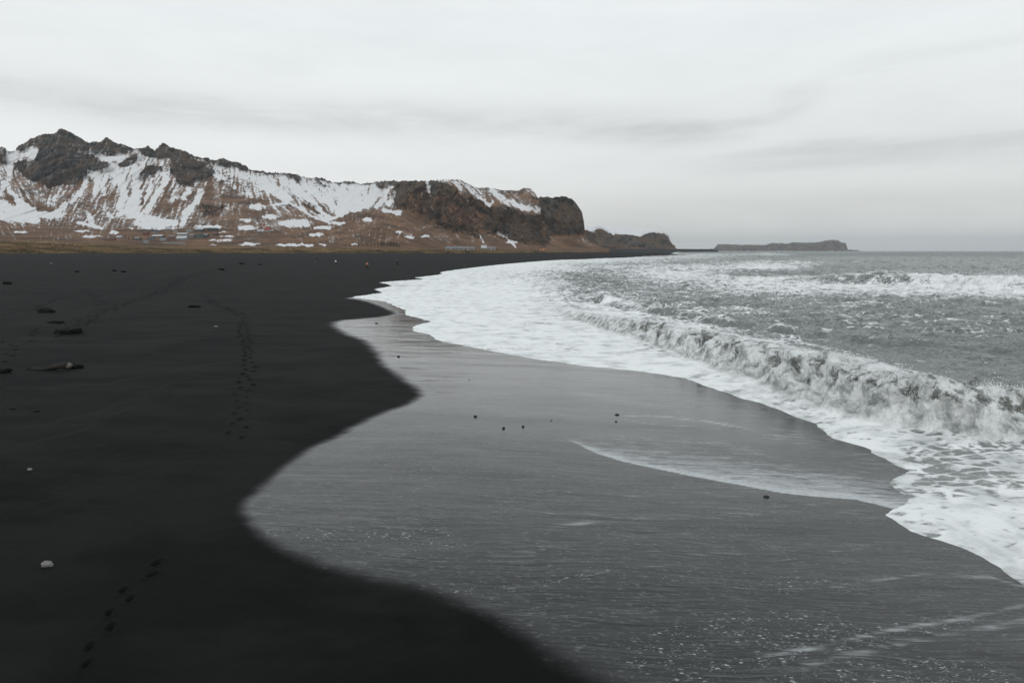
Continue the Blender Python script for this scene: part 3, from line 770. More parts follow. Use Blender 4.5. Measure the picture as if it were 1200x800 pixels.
ROCKP = [
    ([(18, 176), (36, 164), (55, 160), (70, 152), (83, 158), (103, 167), (124, 165), (144, 172), (155, 176), (144, 183), (126, 184), (106, 182), (117, 190), (129, 195), (126, 200), (117, 202), (103, 200), (102, 208),
      (90, 211), (88, 218), (74, 216), (67, 219), (56, 221), (48, 217), (27, 209), (25, 203), (36, 195), (43, 186), (47, 173), (36, 173), (25, 181)], 1.0),
    ([(157, 176), (168, 177), (173, 172), (181, 178), (191, 170), (202, 176), (216, 183), (245, 188), (248, 200), (240, 212), (225, 209), (223, 218), (214, 218), (206, 213), (209, 206), (202, 202), (198, 195), (211, 191), (207, 184), (191, 188), (180, 186), (168, 184)], .95),
    ([(137, 195), (148, 186), (162, 183), (160, 191), (144, 198)], .8), ([(157, 211), (171, 195), (191, 195), (187, 202), (173, 209), (166, 213)], .75),
    ([(-60, 182), (0, 175), (7, 177), (9, 188), (10, 194), (0, 193), (-50, 200)], .75), ([(13, 195), (34, 186), (29, 204), (16, 202)], .55),
    ([(200, 175), (214, 180), (227, 186), (243, 193), (252, 204), (240, 211), (227, 213), (218, 218), (209, 217), (207, 211), (200, 204)], 1.0),
    ([(245, 189), (267, 189), (279, 194), (292, 199), (289, 202), (276, 197), (267, 199), (252, 194)], .95),
    ([(296, 200), (319, 204), (318, 207), (300, 204)], .7), ([(337, 205), (354, 210), (351, 216), (340, 210)], .8), ([(357, 208), (372, 212), (384, 219), (378, 222), (368, 214)], .6),
    ([(390, 214), (440, 214), (466, 215), (466, 219), (440, 217.5), (400, 218)], .75), ([(440, 216), (456, 217), (452, 223), (442, 222)], .7),
    ([(238, 240), (252, 240), (268, 242), (262, 250), (250, 255), (236, 252)], .45), ([(352, 238), (368, 238), (374, 246), (362, 247)], .45),
    ([(456, 226), (464, 216), (486, 213), (500, 214), (506, 213), (512, 212), (524, 218), (536, 226), (550, 232), (566, 236), (574, 244), (590, 240), (604, 246), (620, 252), (636, 252), (632, 233), (648, 235), (660, 234), (670, 235), (676, 241),
      (682, 250), (685, 262), (687, 276), (676, 278), (660, 272), (648, 280), (640, 292), (620, 288), (598, 284), (576, 276), (548, 280), (516, 266), (500, 256), (484, 250), (470, 246), (460, 238)], .44),
    ([(632, 233), (648, 235), (660, 234), (670, 235), (676, 241), (682, 250), (686, 268), (668, 277), (650, 274), (640, 262), (634, 250)], 1.0),
    ([(560, 246), (600, 248), (636, 254), (640, 288), (600, 283), (574, 272)], .55), ([(464, 216), (480, 214), (500, 216), (498, 224), (478, 230), (480, 244), (466, 244), (460, 236)], .78), ([(504, 214), (524, 216), (538, 226), (530, 234), (504, 230)], .8),
    ([(404, 285), (446, 282), (468, 284), (466, 290), (404, 289)], .35)]
def soft_poly(px, py, pts, val, edge=2.2):
    x0 = min(p[0] for p in pts) - 8; x1 = max(p[0] for p in pts) + 8
    out = np.zeros(px.shape); js = np.where((px[0] > x0) & (px[0] < x1))[0]
    if len(js) == 0: return out
    sl = slice(js[0], js[-1] + 1); x = px[:, sl]; y = py[:, sl]
    x = x + 2.0 * fbm(x / 7, y / 7, 3, 201); y = y + 1.4 * fbm(x / 7, y / 5, 3, 205)
    d, s, _ = polydist(x, y, list(pts) + [pts[0]])
    ins = inpoly(x, y, pts)
    out[:, sl] = val * sst(-edge, edge, np.where(ins, d, -d))
    return out
def rock_main(px, py):
    r = np.zeros(px.shape)
    for pts, v in ROCKP: r = np.maximum(r, soft_poly(px, py, pts, v))
    ridge = RIDGE(px); r = np.maximum(r, .55 * sst(3.0, .8, py - ridge) * sst(250, 300, px) * sst(480, 440, px))
    return r + .55 * (.6 * fbm(px / 5, py / 4, 4, 441, .65) + .5 * fbm(px / 1.8, py / 2.2, 3, 451))
SNY = [150, 180, 195, 210, 225, 238, 250, 258, 264, 270, 280, 288, 292]
SNX = [-200, 0, 40, 80, 120, 160, 200, 240, 280, 320, 360, 400, 440, 480, 520, 560, 600, 640, 680, 720]
SNT = np.array([
    [.8, .8, .6, .6, .6, .6, .6, .7, .7, .7, .7, .7, .7, .7, .8, .8, .8, .8, .2, .2],
    [.8, .8, .6, .6, .7, .6, .5, .6, .6, .6, .6, .6, .6, .7, .8, .8, .8, .8, .2, .2],
    [.6, .62, .5, .5, .75, .72, .62, .62, .55, .6, .65, .65, .65, .7, .8, .8, .8, .8, .2, .2],
    [.5, .55, .4, .5, .62, .62, .58, .48, .55, .66, .70, .72, .72, .5, .8, .85, .85, .75, .1, .1],
    [.45, .50, .42, .42, .46, .50, .46, .36, .50, .68, .72, .78, .82, .3, .3, .62, .60, .55, .0, .0],
    [.45, .48, .46, .42, .42, .44, .40, .30, .38, .44, .56, .74, .76, .15, .1, .3, .46, .45, .0, .0],
    [.45, .46, .44, .42, .40, .42, .38, .30, .20, .28, .36, .30, .10, .05, .0, .0, .08, .1, .0, .0],
    [.42, .42, .40, .38, .38, .42, .36, .28, .16, .22, .26, .16, .10, .08, .05, .0, .1, .1, .0, .0],
    [.24, .24, .22, .28, .34, .36, .30, .22, .16, .18, .20, .14, .12, .10, .1, .05, .1, .12, .0, .0],
    [.08, .08, .12, .16, .18, .14, .16, .14, .16, .14, .16, .16, .14, .12, .12, .1, .12, .15, .1, .1],
    [.05, .05, .08, .08, .10, .06, .12, .14, .16, .14, .16, .14, .14, .10, .12, .12, .14, .12, .1, .1],
    [-.2, -.2, -.2, -.2, -.1, -.1, .0, .08, .08, .08, .08, .06, .0, -.1, -.1, -.1, -.1, -.1, .1, .1],
    [-.5] * 20])
# (points, half width, value): snow filled gullies and bare ribs between them
SNK = [([(0, 242), (20, 240), (36, 252)], 6, 1), ([(-20, 252), (20, 255), (42, 258)], 4, 1), ([(7, 215), (14, 226), (26, 238)], 2.2, 1), ([(-2, 232), (3, 222), (4, 214)], 1.6, 1), ([(9, 190), (14, 186), (17, 180)], 3.5, 1), ([(12, 196), (10, 210)], 2.5, .9), ([(38, 184), (42, 174)], 3, .9),
       ([(10, 232), (16, 240)], 3.5, .05), ([(25, 222), (32, 236), (40, 244)], 1.6, .05), ([(45, 244), (56, 247)], 6, .1), ([(42, 228), (60, 238), (70, 226)], 5, .56),
       ([(77, 240), (68, 248), (58, 253), (44, 250)], 3, 1), ([(102, 214), (96, 224), (84, 238)], 2, .95), ([(98, 212), (90, 220), (80, 232)], 1.4, .1), ([(108, 218), (100, 236)], 2, .35),
       ([(106, 182), (120, 188), (132, 186), (144, 184)], 2.5, 1), ([(124, 186), (130, 196), (134, 204)], 4, 1), ([(110, 206), (114, 216), (112, 226)], 3.5, .9), ([(128, 204), (120, 214), (122, 228)], 2.4, .95), ([(134, 200), (143, 212), (146, 230), (140, 242)], 4.5, 1),
       ([(158, 200), (162, 216), (158, 234), (154, 250)], 5.5, 1.05), ([(152, 234), (148, 246), (140, 252)], 3, .9), ([(178, 210), (174, 224), (164, 246)], 1.8, 1), ([(170, 208), (164, 222)], 1.4, .15), ([(170, 226), (166, 240)], 1.6, .1), ([(190, 204), (196, 210), (184, 228), (172, 248)], 3, 1.05),
       ([(156, 252), (172, 256), (190, 261), (204, 262)], 4, 1.05), ([(176, 262), (196, 266)], 2, 1), ([(200, 214), (192, 232), (180, 248)], 2, .15), ([(190, 246), (204, 238)], 6, .2), ([(206, 222), (200, 236)], 3, .6), ([(238, 224), (226, 242), (214, 258)], 2, 1), ([(222, 222), (216, 232)], 3, .9),
       ([(60, 260), (80, 256), (110, 264)], 2, .35), ([(92, 261), (106, 264), (118, 267)], 2, .9), ([(104, 250), (108, 260)], 2.5, .75), ([(126, 250), (132, 256)], 2, .8),
       ([(236, 226), (228, 240), (216, 252), (214, 262)], 3.5, 1.0), ([(242, 196), (250, 204), (262, 210)], 3, .9), ([(228, 188), (242, 194)], 1.6, 1), ([(246, 206), (246, 222), (244, 236)], 4, .12), ([(262, 232), (290, 236), (310, 238)], 4, .12), ([(258, 214), (276, 226)], 2, .3),
       ([(270, 202), (290, 208), (310, 212)], 3.5, .75), ([(304, 214), (322, 224), (336, 232)], 5, 1), ([(330, 208), (344, 222), (360, 232)], 3.2, .9), ([(344, 212), (352, 226), (370, 242), (386, 256)], 2.6, 1.05), ([(356, 218), (372, 230), (392, 244)], 3, 1), ([(366, 246), (378, 256), (388, 258)], 1.8, .95), ([(374, 240), (384, 250)], 1.2, .1), ([(356, 240), (372, 250)], 1.6, .12),
       ([(318, 240), (340, 238), (354, 246), (370, 256), (384, 260)], 1.1, 1), ([(400, 226), (404, 238), (398, 248)], 5, 1.05), ([(420, 222), (414, 236), (406, 246)], 5, 1.05), ([(440, 226), (432, 238), (416, 246)], 4, 1.0), ([(454, 224), (450, 234), (440, 242)], 2.5, .9), ([(386, 258), (398, 254), (408, 248)], 1.6, .95), ([(446, 232), (436, 243)], 1, .3),
       ([(462, 228), (456, 240)], 2.5, 1), ([(450, 246), (468, 251)], 2, .85), ([(500, 215), (503, 226)], 1.6, 1), ([(548, 218), (560, 230), (572, 240)], 2.5, 1), ([(532, 212), (540, 222)], 2.5, .95), ([(536, 226), (548, 236)], 1.2, .8), ([(576, 224), (592, 236), (620, 244)], 4, .95), ([(600, 226), (618, 238), (630, 246)], 4, .62), ([(576, 236), (574, 246)], 2, .9), ([(584, 274), (594, 281), (606, 290)], .9, .95), ([(562, 276), (568, 284)], .9, .7), ([(596, 284), (606, 290)], 1.1, .9)]
SNT_ = SNT
SNE = [(346, 262, 20, 4.5), (290, 267, 10, 3), (291, 286, 13, 1.8), (260, 281.5, 14, 2.0), (339, 287, 18, 1.8), (301, 242, 10, 4), (317, 254, 9, 2.7), (288, 258.5, 7, 1.5), (380, 267, 11, 2), (431, 258, 7, 2.5), (370, 275, 8, 2), (245, 266.5, 16, 1.6),
       (265, 277, 10, 1.2), (262, 272, 8, 1.2), (184, 268, 30, 1.2), (22, 246, 20, 7), (62, 252, 12, 4), (176, 262, 18, 5), (97, 271, 10, 1.4), (108, 277, 12, 1.2), (134, 272.5, 6, 1.6), (310, 270, 9, 1.5), (590, 276, 8, 1.2), (600, 284, 7, 1.2), (467, 272, 5, 1.5), (480, 278, 6, 1.5), (499, 277, 5, 1.5),
       (460, 248, 10, 1.8), (395, 262, 10, 2), (250, 287, 5, 1), (24, 272, 8, .8), (362, 288, 6, 1.2), (378, 287, 5, 1), (416, 287, 5, 1)]
def pnoise(px, py):
    """pattern of lying snow: drawn out down the fall line, with small terraces across it"""
    tilt = np.interp(px, [-100, 0, 30, 60, 120, 240, 290, 340, 400, 430, 470, 520, 640], [.2, .4, .6, -.4, -.45, -.5, 0, .8, .5, -.3, -.6, .9, .9])
    xs = px - (py - 230) * tilt + 2.5 * fbm(px / 14, py / 12, 3, 401)
    n = .62 * fbm(xs / 3.4, py / 17, 4, 411, .6) + .34 * fbm(px / 6, py / 2.4, 4, 421, .6) + .30 * fbm(px / 2.1, py / 1.5, 3, 431, .65)
    return n
def snow_main(px, py):
    x = np.clip(px, SNX[0], SNX[-1] - .01); y = np.clip(py, SNY[0], SNY[-1] - .01)
    i = np.searchsorted(SNY, y, side='right') - 1; j = np.searchsorted(SNX, x, side='right') - 1
    sy = np.array(SNY, float); sx = np.array(SNX, float)
    ty = (y - sy[i]) / (sy[i + 1] - sy[i]); tx = (x - sx[j]) / (sx[j + 1] - sx[j])
    s = SNT[i, j] * (1 - ty) * (1 - tx) + SNT[i + 1, j] * ty * (1 - tx) + SNT[i, j + 1] * (1 - ty) * tx + SNT[i + 1, j + 1] * ty * tx
    wx = px + 3.5 * fbm(px / 9, py / 6, 3, 9); wy = py + 2.2 * fbm(px / 7, py / 4, 3, 12)
    for pts, hw, val in SNK:
        x0 = min(p[0] for p in pts) - hw * 3 - 5; x1 = max(p[0] for p in pts) + hw * 3 + 5
        js = np.where((px[0] > x0) & (px[0] < x1))[0]
        if len(js) == 0: continue
        sl = slice(js[0], js[-1] + 1)
        d = np.full(wx[:, sl].shape, 1e9)
        for (ax, ay), (bx, by) in zip(pts[:-1], pts[1:]):
            l2 = (bx - ax) ** 2 + (by - ay) ** 2; t = np.clip(((wx[:, sl] - ax) * (bx - ax) + (wy[:, sl] - ay) * (by - ay)) / l2, 0, 1)
            d = np.minimum(d, np.hypot(wx[:, sl] - ax - t * (bx - ax), wy[:, sl] - ay - t * (by - ay)))
        m = sst(1.45, .45, d / hw); s[:, sl] = s[:, sl] * (1 - m) + val * m
    for cx, cy, a, b in SNE:
        q = ((wx - cx) / a) ** 2 + ((wy - cy) / b) ** 2
        s = s + (.72) * sst(1.9, .2, q) * np.clip(1.05 - s, 0, 1)
    # village ground stays mostly free of snow
    s = s - .25 * sst(130, 150, px) * sst(285, 262, px) * sst(267, 271, py)
    s = s - .07 * sst(250, 235, py) - .22 * sst(508, 530, px) * sst(650, 636, px) * sst(246, 238, py)
    return s + 1.05 * pnoise(px, py)

def build_mountain():
    px = np.concatenate([np.linspace(-520, -20, 240), np.linspace(-19, 714, 885)])
    I = lambda k: np.interp(px, [q[0] for q in k], [q[1] for q in k])
    D0 = I([(-520, 280), (-100, 320), (0, 350), (60, 380), (130, 420), (200, 450), (280, 480), (420, 530), (520, 560), (560, 600), (620, 700), (660, 850), (694, 1000)])
    dt = I([(-520, 279), (-100, 282), (0, 283), (60, 285), (130, 288.3), (170, 290.4), (200, 291.2), (280, 291.3), (350, 291.6), (420, 292), (520, 292.6), (560, 292.9), (620, 293.2), (694, 293.3)]) + .5 * fbm(px / 17, px * 0, 3, 8)
    D2 = I([(-520, 850), (0, 900), (200, 1000), (420, 1050), (694, 1350)])
    p2 = I([(-520, 278), (-100, 280), (0, 281), (60, 283), (130, 286.5), (170, 288), (200, 288.6), (280, 288.6), (350, 288.4), (420, 290), (470, 290.6), (520, 291.4), (694, 291.8)])
    D3 = I([(-520, 1300), (0, 1400), (440, 1400), (520, 1450), (620, 1600), (694, 1750)])
    p3 = I([(-520, 264), (0, 268), (60, 266), (130, 268), (200, 266), (280, 264), (350, 263), (380, 259), (392, 254), (402, 250), (420, 248), (446, 247.2), (460, 249), (470, 252), (484, 259), (496, 267), (510, 278), (526, 287), (560, 289), (640, 290), (694, 291)])
    D4 = I([(-520, 1500), (400, 1600), (470, 1560), (526, 1500), (640, 1680), (694, 1800)])
    hill = I([(360, 0), (400, 1), (480, 1), (526, 0)])
    p4 = p3 + 2.0 * hill - (1 - hill) * I([(-520, 6), (350, 7), (520, 4), (640, 3), (694, 1)])
    D5 = I([(-520, 1850), (400, 1900), (440, 1850), (480, 1720), (520, 1640), (694, 1880)])
    p5 = I([(-520, 230), (0, 226), (60, 226), (130, 228), (200, 226), (280, 232), (350, 236), (400, 238), (440, 238), (470, 246), (500, 262), (520, 268), (560, 274), (600, 278), (640, 280), (660, 276), (684, 281), (690, 286), (697, 289.5), (706, 291.5), (714, 293.4)])
    D6 = I([(-520, 2050), (440, 2080), (480, 1900), (520, 1790), (694, 1940)])
    R_ = RIDGE(px) + .45 * fbm(px / 4, px * 0, 3, 15)
    e = I([(440, 0), (520, 5), (550, 7), (572, 18), (590, 19), (610, 22), (628, 22), (633, 1), (694, 0)])
    p6 = np.where(px < 450, .45 * p5 + .55 * R_, np.minimum(R_ + e + .5, np.maximum(p5 - 1, R_ + .1)))
    D7 = I([(-520, 2300), (440, 2350), (480, 2150), (520, 2050), (620, 2150), (634, 1980), (694, 1980)])
    zr = at_depth(px, R_, D7)[2]
    rows = [(D0 - 6, ('z', np.full(px.shape, 1.5))), (D0, ('z', beach_z(np.full(px.shape, 220.)) + .3 + .55 * fbm(px / 23, px * 0, 3, 44))), (D0 + 60 + D0 * .05, dt), (D2, p2), (D3, p3), (D4, p4), (D5, p5), (D6, p6), (D7, R_),
            (D7 + 250, ('z', zr - 14)), (D7 + 900, ('z', zr * .8)), (D7 + 2600, ('z', 15 + 0 * zr))]
    ol = lambda x, y, D: np.clip(sst(1000, 620, D) * 1.0, 0, 1)
    return strip('mountain', px, rows, [3, 26, 26, 46, 14, 62, 46, 62, 8, 10, 10], rock_main, snow_main, ol, smooth_k=5, front_z=3.2)

def build_headland():
    px = np.linspace(672, 797, 190)
    rd = P1([(672, 262), (684, 264), (695, 264.8), (698, 267), (700.5, 266.5), (702, 266), (706, 265.2), (723, 266.2), (745, 267), (765, 268), (772, 270), (778, 271.2), (783, 274), (785, 281), (789, 287), (793, 291.3), (797, 293.4)])(px)
    ed = P1([(672, 268), (688, 268), (696, 272), (699, 267.5), (703, 266.8), (709, 269), (713, 272), (722, 274), (735, 274), (752, 277), (756, 273.5), (766, 272), (778, 273), (783, 276), (785, 282), (789, 287.5), (793, 291.5), (797, 293.5)])(px)
    ed = np.maximum(ed, rd + .3)
    foot = np.full(px.shape, 292.6); mid = np.maximum(P1([(672, 283), (697, 284), (703, 287), (720, 286), (750, 284), (783, 289), (797, 293.5)])(px), ed + .2)
    zr = at_depth(px, rd, 3700)[2]
    rows = [(3080, ('z', np.full(px.shape, -2.))), (3100, foot), (3160, mid), (3230, ed), (3600, rd), (3900, ('z', zr - 6)), (5200, ('z', zr * .3 - 3))]
    poly = [([(696, 272), (699, 266), (703, 266), (713, 271), (720, 280), (720, 291), (697, 291)], 1.0), ([(752, 276), (756, 273), (766, 272), (778, 272), (785, 276), (792, 290), (760, 291), (745, 288)], 1.0),
            ([(672, 270), (697, 270), (697, 282), (672, 284)], .5), ([(720, 273), (752, 277), (745, 290), (720, 291)], .62)]
    def rf(x, y):
        r = np.zeros(x.shape)
        for p, v in poly: r = np.maximum(r, soft_poly(x, y, p, v, 1.2))
        return r
    def sf(x, y):
        e = np.interp(x, px, ed); return .12 + .7 * fbm(x / 3, y / 1.2, 3, 6) * sst(-3, 0, y - e) + 1.15 * sst(2.8, 0, y - e) - .4 * sst(786, 792, x) - .4 * sst(288, 290, y)
    return strip('headland', px, rows, [3, 14, 40, 24, 8, 6], rf, sf, rough=.7, seed=3, smooth_k=3, rock_disp=30, falloff=1)

def build_island():
    px = np.linspace(816, 1008, 230)
    rd = P1([(816, 293.4), (820, 292.2), (836, 291.8), (838, 290), (841, 286.4), (850, 286.2), (867, 287), (896, 287), (902, 285.6), (905.5, 284.6), (914, 285), (924, 285.4), (929, 283.9), (943, 284.8), (959, 283.9), (965, 282.4), (972, 281.3), (977, 281.0), (983, 282.0), (986, 284.4), (991, 284.6), (992.2, 288), (993.5, 292.4), (1002, 293.2), (1008, 293.9)])(px) + .15 * fbm(px / 2.5, px * 0, 2, 5)
    zr = at_depth(px, rd, 9300)[2]
    rows = [(8970, ('z', np.full(px.shape, -3.))), (9000, np.minimum(293.6, 293.6 + 0 * px)), (9060, (rd * .45 + 293.5 * .55)), (9120, np.minimum(rd * .85 + 293.5 * .15, 293.6)), (9300, rd), (9700, ('z', zr * .9 - 6)), (10600, ('z', zr * .2 - 4))]
    rf = lambda x, y: .95 + 0 * x
    sf = lambda x, y: .52 + .5 * fbm(x / 3, y / .8, 3, 8) + .25 * fbm(x / 9, y / 2, 2, 4) + .35 * sst(1.5, 0, y - np.interp(x, px, rd))
    return strip('far_headland', px, rows, [2, 8, 10, 12, 5, 5], rf, sf, rough=.9, seed=6, smooth_k=3, rock_disp=30, falloff=1)

def build_coastal_flat():
    px = np.linspace(640, 842, 120)
    top = P1([(640, 291.2), (790, 291.6), (835, 292.0), (842, 293.4)])(px)
    zt = at_depth(px, top, 2900)[2]
    X = []; rows = [(2700, 0 * px - 2), (2760, 0 * px + 3), (2900, zt), (3300, zt), (3900, 0 * px - 3)]
    D = np.array([np.full(px.shape, r[0]) for r in rows], float); Z = np.array([r[1] for r in rows], float)
    D += 8 * fbm(px / 9, px * 0, 3, 5)[None]
    Xn = (px - 600) / F * (D * cp + (H - Z) * sp)
    one = np.ones_like(D)
    return struct(grid_mesh('coastal_flat', Xn, D, Z, None, dict(wet=one * 0, film=one * 0, track=one * 0, speck=one * 0, gloss=one * 0, along=one * 0), bpy.data.materials['black_sand']))

build_beach()
build_sea()
build_mountain()
build_headland()
build_island()
build_coastal_flat()
#OBJECTS
BEACH = bpy.data.objects['beach']; MOUNT = bpy.data.objects['mountain']; SEA = bpy.data.objects['sea']
bpy.context.view_layer.update()
CAMP = Vector((0, 0, H))
def hit(o, px, py):
    d = Vector([float(q) for q in ray(px, py)]).normalized()
    ok, loc, n, i = o.ray_cast(CAMP, d)
    return loc.copy() if ok else None
def drop(o, x, y):
    ok, loc, n, i = o.ray_cast(Vector((x, y, 900)), Vector((0, 0, -1)))
    return loc.z if ok else 0.0

# ---- stones
M_DARKSTONE = simple('dark_stone', (.018, .018, .018), .55, .5, 14, .02)
M_PALESTONE = simple('pale_stone', (.20, .195, .185), .8, .35, 22, .01)
M_LAVA = simple('lava_rock', (.0035, .004, .0035), .95, .5, 6, .05)
M_WOOD = simple('driftwood', (.022, .020, .017), .8, .5, 9, .01)
M_WOODEND = simple('driftwood_end', (.14, .13, .115), .8, .3, 12, .01)
def rock_mesh(seed, sx, sy, sz, rough=.22):
    bm = bmesh.new(); bmesh.ops.create_icosphere(bm, subdivisions=4, radius=1)
    from mathutils import noise as mn
    for v in bm.verts:
        n = mn.fractal(v.co * 1.1 + Vector((seed * 7.3, seed, 3)), .8, 2.0, 3) * rough * 1.6 + mn.noise(v.co * 4 + Vector((seed, 0, 9))) * rough * .3
        v.co *= 1 + n
        v.co.x *= sx; v.co.y *= sy; v.co.z *= sz
    return bm
def stone(name, px, py, w, d, h, mat, label, cat, seed, group=None, rz=0.0, sink=.35):
    p = hit(BEACH, px, py)
    if p is None: return
    if mat is M_DARKSTONE: w *= .5; d *= .5; h *= .55
    o = bm_obj(name, rock_mesh(seed, w / 2, d / 2, h * .62), mat, smooth=True)
    o.location = (p.x, p.y, p.z + h * (.5 - sink)); o.rotation_euler = (0, 0, rz)
    tag(o, label, cat, group); return o
G1 = 'dark stones on the wet sand'
stone('pale_stone', 55, 663, .15, .10, .09, M_PALESTONE, 'pale oval stone on the dry black sand in the near left foreground', 'stone', 1, rz=.4, sink=.2)
stone('pale_stone', 35, 551, .08, .06, .05, M_PALESTONE, 'tiny pale pebble on dry black sand beyond the oval stone', 'stone', 2, sink=.1)
stone('pale_stone', 253, 383, .22, .14, .08, M_PALESTONE, 'small whitish stone on dry sand left of the footprint trail', 'stone', 3, sink=.2)
stone('pale_stone', 60, 309, .5, .4, .2, M_PALESTONE, 'pale stone far up the dry beach below the grassy dune', 'stone', 4)
for (px, py, w, h, lab, sd) in [(557, 488, .17, .09, 'small dark stone on wet sand, leftmost of the three near the dark sand tip', 5),
        (590, 502, .16, .10, 'small dark stone on wet sand, nearest the camera of the three in the middle', 6),
        (613, 500, .13, .09, 'small dark stone on wet sand, rightmost of the middle three', 7),
        (723, 486, .24, .08, 'dark stone parting the backwash, with two white foam lines trailing from it', 8),
        (722, 494, .13, .07, 'dark pebble just in front of the stone that parts the backwash', 9),
        (898, 582, .22, .07, 'flat dark stone in the foam strip near the lower waterline', 10),
        (441, 379, .42, .12, 'dark flat stone on shiny wet sand beside the far foam tongue', 11),
        (467, 418, .26, .12, 'dark stone on wet sand near the edge of dry sand', 12),
        (646, 493, .08, .04, 'faint dark pebble on wet sand between the three stones and the backwash stone', 13),
        (550, 445, .10, .05, 'tiny dark pebble on the wet sand above the three stones', 14)]:
    stone('dark_stone', px, py, w, w * .7, h, M_DARKSTONE, lab, 'stone', sd, G1, sink=.3)
G2 = 'low dark rocks half buried in the upper beach'
for (px, py, wpx, hpx, lab, sd) in [(80, 390, 29, 8, 'largest low black rock on the dry beach, shaped like a mound', 21),
        (65, 378, 17, 3, 'flat black rock just behind the largest mound on the dry beach', 22),
        (55, 366, 17, 6, 'black rock with a pointed left end, behind the two low rocks on the left', 23),
        (228, 360, 13, 3.5, 'lone flat black rock between the track field and the footprint trail', 24),
        (9, 333, 10, 3.5, 'small black rock at the left edge of the picture on the dry beach', 25),
        (90, 319, 5, 2, 'tiny dark rock on the far dry beach, left of a similar pair', 26),
        (134, 317.5, 5, 2, 'left rock of a tiny dark pair on the far dry beach', 27),
        (145, 319, 6, 2.2, 'right rock of a tiny dark pair on the far dry beach', 28),
        (260, 316.5, 7, 2.4, 'small dark rock beside the far end of the tracks', 29),
        (283, 309.5, 6, 2.0, 'small dark rock beyond the far end of the tracks', 30),
        (305, 310.5, 4, 1.6, 'tiny dark rock right of the far end of the tracks', 31),
        (42, 482, 8, 2, 'small low black rock on the dry sand below the driftwood', 32),
        (15, 479, 7, 1.6, 'thin black rock near the left edge below the driftwood', 33)]:
    p = hit(BEACH, px, py); k = p.y / F
    stone('lava_rock', px, py, wpx * k, wpx * k * .75, hpx * k * 1.1, M_LAVA, lab, 'rock', sd, G2, sink=.30)
def tube_bm(pts, rad, n=12, wob=.12, seed=0):
    from mathutils import noise as mn
    bm = bmesh.new(); rings = []
    for i, (p, r) in enumerate(zip(pts, rad)):
        p = Vector(p); d = (Vector(pts[min(i + 1, len(pts) - 1)]) - Vector(pts[max(i - 1, 0)])).normalized()
        a = d.orthogonal().normalized(); b = d.cross(a)
        ring = []
        for k in range(n):
            t = 2 * math.pi * k / n; q = a * math.cos(t) + b * math.sin(t)
            ring.append(bm.verts.new(p + q * r * (1 + wob * mn.noise(Vector((k * .8 + seed, i * .6, seed))))))
        rings.append(ring)
    for i in range(len(rings) - 1):
        for k in range(n): bm.faces.new((rings[i][k], rings[i][(k + 1) % n], rings[i + 1][(k + 1) % n], rings[i + 1][k]))
    bm.faces.new(rings[0][::-1]); bm.faces.new(rings[-1])
    bmesh.ops.recalc_face_normals(bm, faces=bm.faces); return bm
p = hit(BEACH, 50, 433)
p.z -= .07; dw = empty('driftwood_log', p, .12)
L = [(-.85 + .17 * i, .03 * math.sin(i * 1.3), .02 + .018 * i + .02 * math.sin(i * .9)) for i in range(11)]
bm_obj('trunk', tube_bm(L, [.05 + .006 * i + .012 * math.sin(i * 2.1) for i in range(11)], 14, .5, 3), M_WOOD, dw, True)
bm_obj('branch', tube_bm([(-.3, 0, .08), (-.42, -.08, .16), (-.6, -.14, .2)], [.035, .025, .012], 8, .3, 5), M_WOOD, dw, True)
bm_obj('branch', tube_bm([(.3, 0, .1), (.22, -.14, .13), (.1, -.3, .1)], [.035, .024, .012], 8, .3, 8), M_WOOD, dw, True)
bm_obj('broken_end', tube_bm([(.84, .01, .19), (.93, .0, .215), (1.0, .01, .21)], [.105, .085, .03], 12, .6, 9), M_WOODEND, dw, True)
tag(dw, 'weathered driftwood log with a pale broken end lying on the dry sand at left', 'driftwood')
stone('lava_rock', 86, 431, .62, .4, .22, M_LAVA, 'dark rock at the right end of the driftwood log', 'rock', 41, G2)
stone('lava_rock', 4, 436, .50, .4, .22, M_LAVA, 'dark rock at the left end of the driftwood, cut by the picture edge', 'rock', 42, G2)

# ---- people on the beach
def cloth(name, c): return simple(name, c, .85, .15, 9, .004)
M_SKIN = simple('skin', (.42, .27, .20), .6, .08, 8, .002); M_HAIR = simple('hair', (.03, .022, .018), .7, .3, 30, .004); M_SHOE = simple('shoe', (.02, .02, .022), .7, .2, 20, .002)
def skinmesh(name, verts, edges, rad, mat, parent, sub=2):
    me = bpy.data.meshes.new(name); me.from_pydata([tuple(v) for v in verts], edges, []); me.materials.append(mat)
    o = bpy.data.objects.new(name, me); COL.objects.link(o); o.parent = parent
    me.skin_vertices.new(name='') if hasattr(me.skin_vertices, 'new') else None
    md = o.modifiers.new('skin', 'SKIN')
    if not len(me.skin_vertices): me.attributes
    for i, r in enumerate(rad):
        sv = me.skin_vertices[0].data[i]; sv.radius = r if isinstance(r, tuple) else (r, r); sv.use_root = (i == 0)
    md.use_smooth_shade = True; sb = o.modifiers.new('sub', 'SUBSURF'); sb.levels = sub; sb.render_levels = sub
    return o
